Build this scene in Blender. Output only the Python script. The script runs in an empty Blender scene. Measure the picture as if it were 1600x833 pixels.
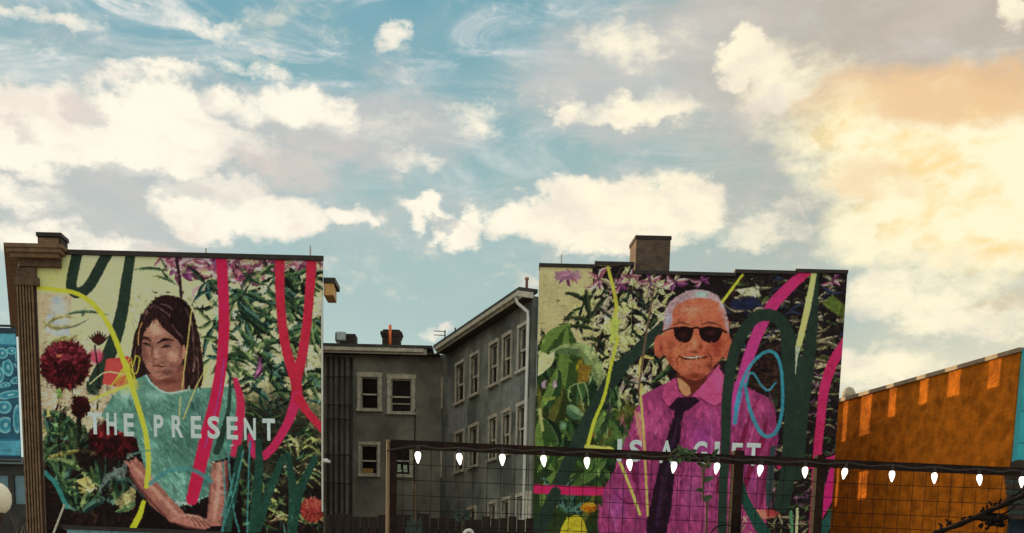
import bpy, bmesh, math, random
import numpy as np
from mathutils import Vector, Matrix

scene = bpy.context.scene
COL = scene.collection
random.seed(7)
RNG = np.random.default_rng(11)

# ------------------------------------------------------------------ camera
FPX, CX, CY = 2000.0, 800.0, 1376.0          # focal length and principal point, in 1600-wide units
PITCH, ROLL = math.radians(-10.4), math.radians(1.43)
CAM = Vector((0.0, 0.0, 1.7))
ROT = Matrix.Rotation(math.pi / 2 + PITCH, 3, 'X') @ Matrix.Rotation(ROLL, 3, 'Z')
cd = bpy.data.cameras.new('camera')
cam = bpy.data.objects.new('camera', cd)
COL.objects.link(cam)
cam.matrix_world = Matrix.Translation(CAM) @ ROT.to_4x4()
cd.sensor_fit = 'HORIZONTAL'
cd.sensor_width = 36.0
cd.lens = FPX / 1600.0 * 36.0
cd.shift_y = (CY - 416.5) / 1600.0
cd.clip_end = 5000.0
scene.camera = cam


def ray(x, y):
    return ROT @ Vector(((x - CX) / FPX, -(y - CY) / FPX, -1.0))


def proj(p):
    q = ROT.transposed() @ (Vector(p) - CAM)
    return CX + FPX * q.x / -q.z, CY - FPX * q.y / -q.z


def at(x, y, Y):
    d = ray(x, y)
    return CAM + d * (Y / d.y)


# ------------------------------------------------------------------ world: sky with clouds
def lin(c):
    return tuple(((v / 255.0) / 12.92 if v / 255.0 <= 0.04045 else ((v / 255.0 + 0.055) / 1.055) ** 2.4) for v in c[:3])


SUN_EL = math.radians(9.0)
SUN_H = Vector((-0.76, 0.65, 0)).normalized()
SUN_DIR = Vector((SUN_H.x * math.cos(SUN_EL), SUN_H.y * math.cos(SUN_EL), math.sin(SUN_EL)))

world = bpy.data.worlds.new('World')
scene.world = world
world.use_nodes = True
WT = world.node_tree
WT.nodes.clear()


class S:
    """a float socket with arithmetic"""
    def __init__(s, sock): s.k = sock

    @staticmethod
    def op(o, *a, clamp=False):
        n = WT.nodes.new('ShaderNodeMath'); n.operation = o; n.use_clamp = clamp
        for i, v in enumerate(a):
            if isinstance(v, S): WT.links.new(v.k, n.inputs[i])
            else: n.inputs[i].default_value = v
        return S(n.outputs[0])
    def __add__(a, b): return S.op('ADD', a, b)
    def __sub__(a, b): return S.op('SUBTRACT', a, b)
    def __mul__(a, b): return S.op('MULTIPLY', a, b)
    def max(a, b): return S.op('MAXIMUM', a, b)
    def min(a, b): return S.op('MINIMUM', a, b)
    def step(a, lo, hi):
        n = WT.nodes.new('ShaderNodeMapRange'); n.interpolation_type = 'SMOOTHSTEP'
        WT.links.new(a.k, n.inputs[0]); n.inputs[1].default_value = lo; n.inputs[2].default_value = hi
        return S(n.outputs[0])


def wmix(f, a, b):
    n = WT.nodes.new('ShaderNodeMix'); n.data_type = 'RGBA'
    if isinstance(f, S): WT.links.new(f.k, n.inputs[0])
    else: n.inputs[0].default_value = f
    for i, v in ((6, a), (7, b)):
        if isinstance(v, tuple): n.inputs[i].default_value = (*v[:3], 1)
        else: WT.links.new(v, n.inputs[i])
    return n.outputs[2]


tc = WT.nodes.new('ShaderNodeTexCoord')
sp = WT.nodes.new('ShaderNodeSeparateXYZ'); WT.links.new(tc.outputs['Generated'], sp.inputs[0])
dX, dY, dZ = S(sp.outputs[0]), S(sp.outputs[1]), S(sp.outputs[2])


def wnoise(scale, zs, detail, rough, off=0.0, dist=0.0):
    n = WT.nodes.new('ShaderNodeTexNoise'); m = WT.nodes.new('ShaderNodeMapping')
    m.inputs['Scale'].default_value = (scale, scale, scale * zs); m.inputs['Location'].default_value = (off, off * .7, off * 1.3)
    WT.links.new(tc.outputs['Generated'], m.inputs[0]); WT.links.new(m.outputs[0], n.inputs['Vector'])
    n.inputs['Scale'].default_value = 1.0; n.inputs['Detail'].default_value = detail; n.inputs['Roughness'].default_value = rough
    n.inputs['Distortion'].default_value = dist
    return S(n.outputs['Fac'])


n_big = wnoise(7, 1.6, 3, .55, 3.1)
n_warpx = wnoise(15, 1.5, 6, .62, 9.7)
n_warpy = wnoise(17, 1.5, 6, .62, 21.3)
n_fine = wnoise(42, 1.8, 7, .66, 5.5, .25)
n_mid = wnoise(16, 2.1, 7, .6, 14.2, .3)
n_streak = wnoise(12, 3.6, 7, .64, 33.0, .9)
n_soft = wnoise(9, 2.2, 4, .5, 52.0, .2)
D57 = 180 / math.pi
AZ0 = S.op('ARCTAN2', dX, dY) * D57
EL0 = S.op('ARCSINE', dZ) * D57
AZ = AZ0 + (n_warpx - .5) * 5.0
EL = EL0 + (n_warpy - .5) * 3.4


def sky_ae(x, y):
    d = ray(x, y).normalized()
    return math.degrees(math.atan2(d.x, d.y)), math.degrees(math.asin(d.z))


DEGPX = 57.3 / 2090.0


def blobs(lst):
    acc = None
    for (x, y, rx, ry, w) in lst:
        a, e = sky_ae(x, y); ra, re = rx * DEGPX, ry * DEGPX
        u = S.op('MULTIPLY_ADD', AZ, 1 / ra, -a / ra); v = S.op('MULTIPLY_ADD', EL, 1 / re, -e / re)
        q = S.op('MULTIPLY_ADD', v, v, u * u)
        f = S.op('MULTIPLY_ADD', q, -w, w)
        acc = f if acc is None else acc.max(f)
    return acc.max(0.0)


# bright cumulus, grey-lilac cloud bodies, warm bank on the right, shaded hollows
bright = blobs([(50, 190, 150, 66, 1.2), (220, 210, 150, 74, 1.35), (370, 175, 90, 34, .75), (480, 168, 85, 38, .85), (330, 230, 120, 34, .7),
                (20, 300, 90, 30, .6), (60, 375, 120, 34, .6), (330, 325, 110, 48, 1), (450, 345, 95, 46, 1.1), (150, 385, 150, 26, .6), (560, 200, 90, 26, .45),
                (548, 335, 38, 18, .8), (622, 48, 44, 28, .75), (645, 90, 34, 34, .4), (665, 328, 55, 20, .9), (720, 368, 60, 30, .95), (640, 350, 24, 24, .7),
                (752, 335, 40, 24, .8), (640, 245, 70, 20, .55), (890, 312, 70, 42, 1.1), (850, 350, 100, 36, 1), (1065, 335, 90, 60, 1.1), (960, 355, 170, 42, 1.15), (985, 318, 70, 34, .8),
                (990, 172, 130, 20, .75), (875, 170, 32, 18, .75), (960, 70, 70, 44, .55), (1165, 92, 55, 32, 1.1), (1215, 135, 46, 40, .6), (1060, 160, 60, 24, .5),
                (1190, 360, 110, 26, .55), (1400, 465, 150, 44, .7), (1530, 505, 130, 34, .7), (1360, 580, 160, 46, .6), (1240, 330, 60, 20, .4),
                (1590, 10, 34, 28, .8), (690, 513, 40, 12, .42), (110, 42, 70, 16, .5), (340, 40, 80, 16, .45), (30, 20, 70, 10, .4), (730, 185, 70, 18, .35), (400, 100, 90, 14, .4), (250, 118, 70, 14, .45)])
lilac = blobs([(300, 215, 360, 90, .9), (560, 200, 230, 70, .9), (130, 330, 300, 110, .75), (980, 125, 220, 100, .9), (640, 110, 90, 60, .35),
               (1200, 190, 190, 130, .6), (1300, 50, 380, 130, 1.2), (1560, 90, 280, 130, 1.3), (1150, 300, 180, 70, .5), (750, 40, 110, 40, .2),
               (1250, 320, 110, 100, .55), (800, 160, 120, 40, .2), (520, 350, 180, 60, .4), (960, 340, 240, 90, .5), (700, 345, 130, 70, .45), (100, 60, 200, 50, .3), (1150, 420, 300, 60, .3)])
warm = blobs([(1400, 205, 220, 62, 1), (1540, 235, 220, 95, 1.1), (1480, 330, 220, 95, 1.05), (1600, 330, 170, 120, 1.1), (1240, 130, 110, 50, .45), (1440, 250, 200, 95, 1.1), (1310, 190, 130, 50, .7), (1400, 350, 130, 60, .8), (1330, 250, 110, 50, .6)])
orange = blobs([(1520, 150, 260, 54, 1.1), (1360, 150, 170, 44, .7), (1365, 290, 90, 30, .6), (1540, 390, 150, 26, .35), (1570, 480, 90, 24, .5)])
hollow = blobs([(125, 165, 50, 28, 1), (40, 212, 46, 16, .6), (230, 288, 170, 20, .8), (430, 262, 120, 22, .8), (692, 345, 34, 13, 1), (560, 225, 120, 36, .7), (150, 310, 110, 22, .7),
                (930, 130, 70, 44, .8), (1030, 130, 60, 40, .6), (60, 300, 60, 14, .6), (320, 300, 50, 10, .5), (230, 390, 40, 14, .7), (900, 190, 60, 8, .5), (1180, 180, 60, 40, .5), (330, 165, 30, 18, .5), (480, 220, 60, 18, .5)])

nish = WT.nodes.new('ShaderNodeTexSky'); nish.sky_type = 'NISHITA'; nish.sun_disc = False
nish.sun_elevation = SUN_EL; nish.sun_rotation = math.atan2(SUN_DIR.x, SUN_DIR.y)
nish.air_density = 1.2; nish.dust_density = 2.0
nsc = WT.nodes.new('ShaderNodeVectorMath'); nsc.operation = 'SCALE'; nsc.inputs['Scale'].default_value = .10
WT.links.new(nish.outputs[0], nsc.inputs[0])
clear = wmix(EL0.step(6, 20), lin((198, 216, 208)), lin((156, 190, 192)))
clear = wmix(EL0.step(16, 28), clear, lin((88, 160, 184)))
clear = wmix(EL0.step(27, 60), clear, lin((112, 170, 196)))
clear = wmix(.08, clear, nsc.outputs[0])
clear = wmix(AZ0.step(-6, 14) * .6, clear, lin((180, 190, 176)))
clear = wmix(AZ0.step(8, 20) * EL0.step(19, 9), clear, lin((236, 226, 196)))      # hazier air towards the bright side
clear = wmix(n_soft.step(.35, .7) * .35, clear, lin((166, 190, 190)))
# high streaky veil of broken ice cloud
veil = n_streak.step(.42, .66) * EL0.step(13, 22)
clear = wmix(veil * .62, clear, lin((214, 220, 218)))
clear = wmix((n_streak + (n_fine - .5) * .5).step(.56, .74) * EL0.step(15, 23) * AZ0.step(14, -4) * .75, clear, lin((240, 238, 230)))
lil = (lilac + (n_mid - .5) * .9 + (n_fine - .5) * .4).step(.02, .85)
lilc = wmix(AZ0.step(0, 14), lin((206, 202, 198)), lin((202, 184, 166)))
lilc = wmix(n_mid.step(.42, .68) * .55, lilc, lin((222, 212, 202)))
c1 = wmix(lil * .74, clear, lilc)
warmk = (warm + (n_mid - .5) * 1.0 + (n_fine - .5) * .5).step(.05, .8)
warmc = wmix((n_mid + (n_fine - .5) * .4).step(.26, .50), lin((254, 224, 160)), tuple(v * 1.04 for v in lin((255, 245, 208))))
c2 = wmix(warmk, c1, warmc)
ork = (orange + (n_mid - .5) * .7).step(.05, 1.0)
c3 = wmix(ork * .85, c2, lin((238, 196, 146)))
brk = (bright + (n_fine - .5) * 1.1 + (n_mid - .5) * 1.0).step(.08, .74)
brc = wmix(AZ0.step(-10, 14), tuple(v * 1.05 for v in lin((254, 246, 228))), tuple(v * 1.04 for v in lin((254, 244, 212))))
brc = wmix((n_soft + (n_fine - .5) * .5).step(.44, .66) * .5, brc, lin((224, 212, 204)))
c4 = wmix(brk, c3, brc)
hok = (hollow + (n_mid - .5) * .7 + (n_fine - .5) * .5).step(.1, .8)
c4 = wmix(hok * .62, c4, wmix(n_soft.step(.4, .6), lin((186, 194, 194)), lin((218, 206, 198))))
# beyond the frame the cloud field simply goes on (a cheaper branch of the same sky)
n_glob = wnoise(3.4, 2.0, 5, .6, 41.0)
oc = wmix(EL0.step(0, 45), lin((196, 210, 200)), lin((134, 176, 186)))
oc = wmix(n_glob.step(.40, .62), oc, tuple(v * 1.15 for v in lin((253, 244, 222))))
bgs = []
for colr in (c4, oc):
    bg = WT.nodes.new('ShaderNodeBackground'); bg.inputs[1].default_value = 1.0
    WT.links.new(colr, bg.inputs[0]); bgs.append(bg)
outm = S.op('ABSOLUTE', AZ0).step(24, 33).max(EL0.step(29, 38))
mxs = WT.nodes.new('ShaderNodeMixShader'); WT.links.new(outm.k, mxs.inputs[0])
WT.links.new(bgs[0].outputs[0], mxs.inputs[1]); WT.links.new(bgs[1].outputs[0], mxs.inputs[2])
bg = mxs
wo = WT.nodes.new('ShaderNodeOutputWorld'); WT.links.new(bg.outputs[0], wo.inputs[0])
world.cycles.sampling_method = 'MANUAL'; world.cycles.sample_map_resolution = 512

# ------------------------------------------------------------------ sun, exposure
sd = bpy.data.lights.new('sun', 'SUN'); sd.energy = 5.0; sd.angle = math.radians(.5); sd.color = (1, .72, .36)
sun = bpy.data.objects.new('sun', sd); COL.objects.link(sun)
sun.rotation_euler = SUN_DIR.to_track_quat('Z', 'Y').to_euler(); sun.location = (-60, 20, 60)
vs = scene.view_settings
vs.view_transform = 'Standard'; vs.look = 'None'; vs.exposure = 0.0; vs.gamma = 1.0; vs.use_curve_mapping = False

# ------------------------------------------------------------------ helpers
MATS = {}


def mat(name, col, rough=.8, var=.18, scale=3.0, bump=.0, bscale=30.0, metal=0.0, emit=0.0, spec=.3, stretch=(1, 1, 1), col2=None, lo=.35, hi=.65):
    if name in MATS: return MATS[name]
    m = bpy.data.materials.new(name); m.use_nodes = True
    nt = m.node_tree; b = nt.nodes['Principled BSDF']
    b.inputs['Roughness'].default_value = rough; b.inputs['Metallic'].default_value = metal
    b.inputs['Specular IOR Level'].default_value = spec
    t = nt.nodes.new('ShaderNodeTexCoord'); mp = nt.nodes.new('ShaderNodeMapping'); mp.inputs['Scale'].default_value = stretch
    nt.links.new(t.outputs['Object'], mp.inputs[0])
    n = nt.nodes.new('ShaderNodeTexNoise'); n.inputs['Scale'].default_value = scale; n.inputs['Detail'].default_value = 6; n.inputs['Roughness'].default_value = .65
    nt.links.new(mp.outputs[0], n.inputs['Vector'])
    r = nt.nodes.new('ShaderNodeValToRGB'); r.color_ramp.elements[0].position = lo; r.color_ramp.elements[1].position = hi
    c2 = col2 if col2 else tuple(min(1, v * (1 + var)) for v in col)
    r.color_ramp.elements[0].color = (*[v * (1 - var) for v in col], 1); r.color_ramp.elements[1].color = (*c2, 1)
    nt.links.new(n.outputs['Fac'], r.inputs[0]); nt.links.new(r.outputs[0], b.inputs['Base Color'])
    if bump:
        nb = nt.nodes.new('ShaderNodeTexNoise'); nb.inputs['Scale'].default_value = bscale; nb.inputs['Detail'].default_value = 5
        nt.links.new(mp.outputs[0], nb.inputs['Vector'])
        bp = nt.nodes.new('ShaderNodeBump'); bp.inputs['Strength'].default_value = bump; bp.inputs['Distance'].default_value = .05
        nt.links.new(nb.outputs['Fac'], bp.inputs['Height']); nt.links.new(bp.outputs[0], b.inputs['Normal'])
    if emit:
        b.inputs['Emission Color'].default_value = (*col, 1); b.inputs['Emission Strength'].default_value = emit
    MATS[name] = m
    return m


def tag(o, label=None, cat=None, group=None, kind=None):
    if label: o['label'] = label
    if cat: o['category'] = cat
    if group: o['group'] = group
    if kind: o['kind'] = kind
    return o


class Frame:
    """u to the right, n outwards from a wall, z up"""
    def __init__(s, o, u, n):
        s.o, s.u, s.n = Vector(o), Vector(u).normalized(), Vector(n).normalized()

    def p(s, u, n, z): return s.o + s.u * u + s.n * n + Vector((0, 0, z))

    def uz(s, x, y, n=0.0):
        d = ray(x, y); o = s.o + s.n * n
        t = (o - CAM).dot(s.n) / d.dot(s.n)
        q = CAM + d * t
        return (q - s.o).dot(s.u), q.z


WORLD = Frame((0, 0, 0), (1, 0, 0), (0, -1, 0))


class MB:
    def __init__(s): s.v, s.f, s.m = [], [], []

    def hexa(s, P, mi=0):
        i = len(s.v); s.v += [tuple(q) for q in P]
        for f in ((0, 3, 2, 1), (4, 5, 6, 7), (0, 1, 5, 4), (1, 2, 6, 5), (2, 3, 7, 6), (3, 0, 4, 7)):
            s.f.append(tuple(i + k for k in f)); s.m.append(mi)
        return s

    def box(s, F, u0, u1, n0, n1, z0, z1, mi=0):
        P = [F.p(u, n, z) for z in (z0, z1) for (u, n) in ((u0, n1), (u1, n1), (u1, n0), (u0, n0))]
        return s.hexa(P, mi)

    def prism(s, pts, z0, z1, mi=0):
        """pts: plan outline (x,y), counter-clockwise; z1 may be a list"""
        n = len(pts); i = len(s.v)
        zt = z1 if isinstance(z1, (list, tuple)) else [z1] * n
        s.v += [(p[0], p[1], z0) for p in pts] + [(p[0], p[1], z) for p, z in zip(pts, zt)]
        s.f.append(tuple(i + k for k in reversed(range(n)))); s.f.append(tuple(i + n + k for k in range(n))); s.m += [mi, mi]
        for k in range(n):
            l = (k + 1) % n
            s.f.append((i + k, i + l, i + n + l, i + n + k)); s.m.append(mi)
        return s

    def poly(s, pts, mi=0):
        i = len(s.v); s.v += [tuple(p) for p in pts]; s.f.append(tuple(range(i, i + len(pts)))); s.m.append(mi); return s

    def tube(s, pts, r, k=8, mi=0, cap=True):
        pts = [Vector(p) for p in pts]; n = len(pts)
        rs = r if isinstance(r, (list, tuple)) else [r] * n
        i0 = len(s.v); prev = None
        for j, p in enumerate(pts):
            t = (pts[min(j + 1, n - 1)] - pts[max(j - 1, 0)]).normalized()
            if prev is None:
                a = t.cross(Vector((0, 0, 1)))
                if a.length < .1: a = t.cross(Vector((1, 0, 0)))
            else:
                a = prev - t * prev.dot(t)
            a.normalize(); prev = a; b = t.cross(a)
            for q in range(k):
                w = 2 * math.pi * q / k
                s.v.append(tuple(p + (a * math.cos(w) + b * math.sin(w)) * rs[j]))
        for j in range(n - 1):
            for q in range(k):
                a0 = i0 + j * k + q; a1 = i0 + j * k + (q + 1) % k
                s.f.append((a0, a1, a1 + k, a0 + k)); s.m.append(mi)
        if cap:
            s.f.append(tuple(i0 + q for q in reversed(range(k)))); s.f.append(tuple(i0 + (n - 1) * k + q for q in range(k))); s.m += [mi, mi]
        return s

    def lathe(s, base, prof, k=16, mi=0):
        base = Vector(base)
        return s.tube([base + Vector((0, 0, z)) for z, r in prof], [max(r, 1e-4) for z, r in prof], k, mi)

    def build(s, name, mats, parent=None, smooth=False, origin=None):
        me = bpy.data.meshes.new(name)
        me.from_pydata(s.v, [], s.f)
        if not isinstance(mats, (list, tuple)): mats = [mats]
        for m in mats: me.materials.append(m)
        me.polygons.foreach_set('material_index', s.m)
        if smooth: me.polygons.foreach_set('use_smooth', [True] * len(s.f))
        bm = bmesh.new(); bm.from_mesh(me); bmesh.ops.recalc_face_normals(bm, faces=bm.faces); bm.to_mesh(me); bm.free()
        o = bpy.data.objects.new(name, me); COL.objects.link(o)
        if parent is not None:
            o.parent = parent; o.matrix_parent_inverse = Matrix.Translation(-parent_loc(parent))
        return o


def parent_loc(p):
    return Vector(p.location)


def empty(name, loc, label, cat, group=None):
    o = bpy.data.objects.new(name, None); COL.objects.link(o); o.location = loc; o.empty_display_size = .3
    return tag(o, label, cat, group)


def bevel(o, w=.02, seg=1):
    m = o.modifiers.new('bevel', 'BEVEL'); m.width = w; m.segments = seg; m.limit_method = 'ANGLE'; return o


def wall_cells(mb, F, u0, u1, z0, z1, holes, th, mi=0):
    us = sorted({u0, u1, *[h[0] for h in holes], *[h[1] for h in holes]}); zs = sorted({z0, z1, *[h[2] for h in holes], *[h[3] for h in holes]})
    us = [u for u in us if u0 <= u <= u1]; zs = [z for z in zs if z0 <= z <= z1]
    for a, b in zip(us, us[1:]):
        run = None
        for c, d in zip(zs, zs[1:]):
            inside = any(h[0] <= (a + b) / 2 <= h[1] and h[2] <= (c + d) / 2 <= h[3] for h in holes)
            if not inside:
                run = (run[0], d) if run else (c, d)
            if (inside or d == zs[-1]) and run:
                mb.box(F, a, b, -th, 0, run[0], run[1], mi); run = None

# ------------------------------------------------------------------ painter for the two painted walls (flat paint on the wall)
def vnoise(h, w, cells, seed):
    r = np.random.default_rng(seed); cy, cx = cells
    g = r.random((cy + 2, cx + 2)); yy = np.linspace(0, cy, h, endpoint=False); xx = np.linspace(0, cx, w, endpoint=False)
    y0 = yy.astype(int); x0 = xx.astype(int); fy = (yy - y0)[:, None]; fx = (xx - x0)[None]
    fy = fy * fy * (3 - 2 * fy); fx = fx * fx * (3 - 2 * fx)
    a = g[y0][:, x0]; b = g[y0][:, x0 + 1]; c = g[y0 + 1][:, x0]; d = g[y0 + 1][:, x0 + 1]
    return (a * (1 - fx) + b * fx) * (1 - fy) + (c * (1 - fx) + d * fx) * fy


def spline(pts, n=10):
    P = np.array(pts, float)
    if len(P) < 3: return np.array([P[0] + (P[-1] - P[0]) * t for t in np.linspace(0, 1, n)])
    E = np.vstack([2 * P[0] - P[1], P, 2 * P[-1] - P[-2]]); out = []
    for i in range(1, len(E) - 2):
        for t in np.linspace(0, 1, n, endpoint=False):
            a, b, c, d = E[i - 1], E[i], E[i + 1], E[i + 2]
            out.append(.5 * ((2 * b) + (c - a) * t + (2 * a - 5 * b + 4 * c - d) * t * t + (3 * b - a - 3 * c + d) * t ** 3))
    out.append(P[-1]); return np.array(out)


class Paint:
    S = 2

    def __init__(s, x0, y0, x1, y1, bg, seed):
        s.x0, s.y0 = x0, y0; s.w, s.h = int((x1 - x0) * s.S), int((y1 - y0) * s.S)
        s.a = np.empty((s.h, s.w, 3)); s.a[:] = bg; s.r = random.Random(seed); s.seed = seed
        s.tex = vnoise(s.h, s.w, (s.h // 5, s.w // 9), seed) * .6 + vnoise(s.h, s.w, (s.h // 22, s.w // 16), seed + 1) * .4

    def win(s, xa, ya, xb, yb):
        i0 = max(0, int((xa - s.x0) * s.S) - 2); i1 = min(s.w, int((xb - s.x0) * s.S) + 3)
        j0 = max(0, int((ya - s.y0) * s.S) - 2); j1 = min(s.h, int((yb - s.y0) * s.S) + 3)
        if i1 <= i0 or j1 <= j0: return None
        X, Y = np.meshgrid((np.arange(i0, i1) + .5) / s.S + s.x0, (np.arange(j0, j1) + .5) / s.S + s.y0)
        return (slice(j0, j1), slice(i0, i1)), X, Y

    def put(s, sl, m, col, tex=.14):
        c = np.array(col, float)[None, None] * (1 + tex * 2 * (s.tex[sl] - .5))[..., None]
        s.a[sl] = s.a[sl] * (1 - m[..., None]) + c * m[..., None]

    def poly(s, pts, col, alpha=1.0, tex=.14, smooth=False):
        P = np.array(pts, float)
        if smooth: P = spline(list(map(tuple, P)) + [tuple(P[0])], 8)
        w = s.win(P[:, 0].min(), P[:, 1].min(), P[:, 0].max(), P[:, 1].max())
        if w is None: return
        sl, X, Y = w; ins = np.zeros(X.shape, bool); n = len(P)
        for i in range(n):
            (xa, ya), (xb, yb) = P[i], P[(i + 1) % n]
            if ya == yb: continue
            c = (ya > Y) != (yb > Y)
            ins ^= c & (X < (xb - xa) * (Y - ya) / (yb - ya) + xa)
        s.put(sl, ins * alpha, col, tex)

    def blob(s, x, y, rx, ry, col, alpha=1.0, rot=0.0, hard=.0, tex=.1):
        r = max(rx, ry); w = s.win(x - r, y - r, x + r, y + r)
        if w is None: return
        sl, X, Y = w; c, q = math.cos(rot), math.sin(rot)
        u = ((X - x) * c + (Y - y) * q) / rx; v = (-(X - x) * q + (Y - y) * c) / ry
        d = np.sqrt(u * u + v * v)
        m = np.clip((1 - d) / max(1 - hard, 1e-3), 0, 1); m = m * m * (3 - 2 * m)
        s.put(sl, m * alpha, col, tex)

    def stroke(s, pts, wd, col, alpha=1.0, tex=.12, col2=None, n=8, soft=.6):
        P = spline(pts, n); k = len(P)
        W = np.interp(np.linspace(0, 1, k), np.linspace(0, 1, len(wd)), wd) if isinstance(wd, (list, tuple)) else np.full(k, wd, float)
        mx = W.max(); w = s.win(P[:, 0].min() - mx, P[:, 1].min() - mx, P[:, 0].max() + mx, P[:, 1].max() + mx)
        if w is None: return
        sl, X, Y = w; m = np.zeros(X.shape); T = np.zeros(X.shape)
        for i in range(k - 1):
            a, b = P[i], P[i + 1]; d = b - a; L = d @ d + 1e-9
            t = np.clip(((X - a[0]) * d[0] + (Y - a[1]) * d[1]) / L, 0, 1)
            dist = np.hypot(X - a[0] - t * d[0], Y - a[1] - t * d[1])
            v = np.clip(((W[i] + (W[i + 1] - W[i]) * t) / 2 - dist) / soft + .5, 0, 1)
            T = np.where(v > m, (i + t) / k, T); m = np.maximum(m, v)
        if col2 is not None:
            c = np.array(col, float) * (1 - T[..., None]) + np.array(col2, float) * T[..., None]
            c = c * (1 + tex * 2 * (s.tex[sl] - .5))[..., None]; q = (m * alpha)[..., None]
            s.a[sl] = s.a[sl] * (1 - q) + c * q
        else: s.put(sl, m * alpha, col, tex)

    def leaf(s, x0, y0, x1, y1, wd, bend=0.0, cd=(38, 58, 44), cl=(104, 130, 88), vein=None, n=9):
        dx, dy = x1 - x0, y1 - y0; L = math.hypot(dx, dy) + 1e-6; px, py = -dy / L, dx / L
        mid, lft, rgt = [], [], []
        for i in range(n + 1):
            t = i / n; o = bend * L * 4 * t * (1 - t); w = wd * .5 * (math.sin(math.pi * min(1, t * .92 + .06)) ** .75) * (1 - .25 * t)
            if i in (0, n): w = .2
            cx, cy = x0 + dx * t + px * o, y0 + dy * t + py * o
            mid.append((cx, cy)); lft.append((cx + px * w, cy + py * w)); rgt.append((cx - px * w, cy - py * w))
        s.poly(lft + rgt[::-1], cd); s.poly(mid + rgt[::-1], cl, .8)
        if wd > 5: s.stroke(mid[1:-1], .8, vein or tuple(v * .7 for v in cd), .7, n=3)

    def spray(s, x, y, n, L, wd, a0, a1, pal, bend=.15):
        for i in range(n):
            a = math.radians(a0 + (a1 - a0) * (i + s.r.random() * .8) / n); l = L * s.r.uniform(.6, 1.1)
            cd, cl = s.r.choice(pal)
            s.leaf(x + s.r.uniform(-3, 3), y + s.r.uniform(-3, 3), x + math.cos(a) * l, y + math.sin(a) * l, wd * s.r.uniform(.7, 1.2), s.r.uniform(-bend, bend), cd, cl)

    def flower(s, x, y, rx, ry, dark, mid, hi, rings=5):
        s.blob(x, y, rx * 1.02, ry * 1.02, dark, 1, hard=.85)
        for k in range(rings):
            f = 1 - k / rings * .85; n = int(22 * f) + 5
            for i in range(n):
                a = 2 * math.pi * (i + s.r.random() * .5) / n; ca, sa = math.cos(a), math.sin(a)
                xa, ya = x + ca * rx * f * .62, y + sa * ry * f * .62
                xb, yb = x + ca * rx * f * s.r.uniform(1.0, 1.12), y + sa * ry * f * s.r.uniform(1.0, 1.12)
                sh = s.r.random() + (.35 if sa < -.2 else -.15)
                c = hi if sh > .9 else (mid if sh > .35 else dark)
                s.leaf(xa, ya, xb, yb, rx * .2, 0, tuple(v * .72 for v in c), c, n=5)

    def dabs(s, n, x0, y0, x1, y1, amp=.3, size=(2.5, 8), ang=None):
        """short brush marks that pick up the colour under them, lighter or darker"""
        for _ in range(n):
            x, y = s.r.uniform(x0, x1), s.r.uniform(y0, y1)
            i, j = int((x - s.x0) * s.S), int((y - s.y0) * s.S)
            if not (0 <= i < s.w and 0 <= j < s.h): continue
            c = s.a[j, i].copy(); k = 1 + s.r.uniform(-amp, amp); a = s.r.uniform(0, 3.14) if ang is None else ang + s.r.uniform(-.5, .5)
            l = s.r.uniform(*size); w = l * s.r.uniform(.18, .4); ca, sa = math.cos(a), math.sin(a)
            c = c * k + (np.array((14, 8, 0)) if k > 1 else np.array((0, 0, 4))) * abs(k - 1) * 2
            P = [(x - ca * l, y - sa * l), (x - sa * w, y + ca * w), (x + ca * l, y + sa * l), (x + sa * w, y - ca * w)]
            s.poly(P, np.clip(c, 6, 240), .75, .05)

    def wobble(s, px=1.0):
        """hand-painted edges: shift the picture a little, unevenly"""
        dx = (vnoise(s.h, s.w, (s.h // 8, s.w // 8), s.seed + 20) - .5) * 2 * px * s.S + (vnoise(s.h, s.w, (s.h // 3, s.w // 3), s.seed + 22) - .5) * px * s.S
        dy = (vnoise(s.h, s.w, (s.h // 8, s.w // 8), s.seed + 21) - .5) * 2 * px * s.S + (vnoise(s.h, s.w, (s.h // 3, s.w // 3), s.seed + 23) - .5) * px * s.S
        J, I = np.meshgrid(np.arange(s.h), np.arange(s.w), indexing='ij')
        s.a = s.a[np.clip(np.rint(J + dy).astype(int), 0, s.h - 1), np.clip(np.rint(I + dx).astype(int), 0, s.w - 1)]

    def tone(s, sat=.88, con=1.12, piv=95.0):
        g_ = s.a.mean(2, keepdims=True); a = g_ + (s.a - g_) * sat
        s.a = np.clip(piv + (a - piv) * con, 6, 250)

    def finish(s, gain, mx=.82):
        st = vnoise(s.h, s.w, (s.h // 3, s.w // 3), s.seed + 5) * .5 + vnoise(s.h, s.w, (s.h // 40, s.w // 40), s.seed + 6) * .5
        a = np.clip(s.a * (1 + .2 * (st - .5))[..., None], 0, 255) / 255.0
        l = np.where(a <= .04045, a / 12.92, ((a + .055) / 1.055) ** 2.4)
        s.lin = np.clip(l * gain, 0.004, mx)

    def sample(s, X, Y):
        u = np.clip((X - s.x0) * s.S - .5, 0, s.w - 1.001); v = np.clip((Y - s.y0) * s.S - .5, 0, s.h - 1.001)
        i = u.astype(int); j = v.astype(int); fu = (u - i)[:, None]; fv = (v - j)[:, None]; L = s.lin
        return (L[j, i] * (1 - fu) + L[j, i + 1] * fu) * (1 - fv) + (L[j + 1, i] * (1 - fu) + L[j + 1, i + 1] * fu) * fv


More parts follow.
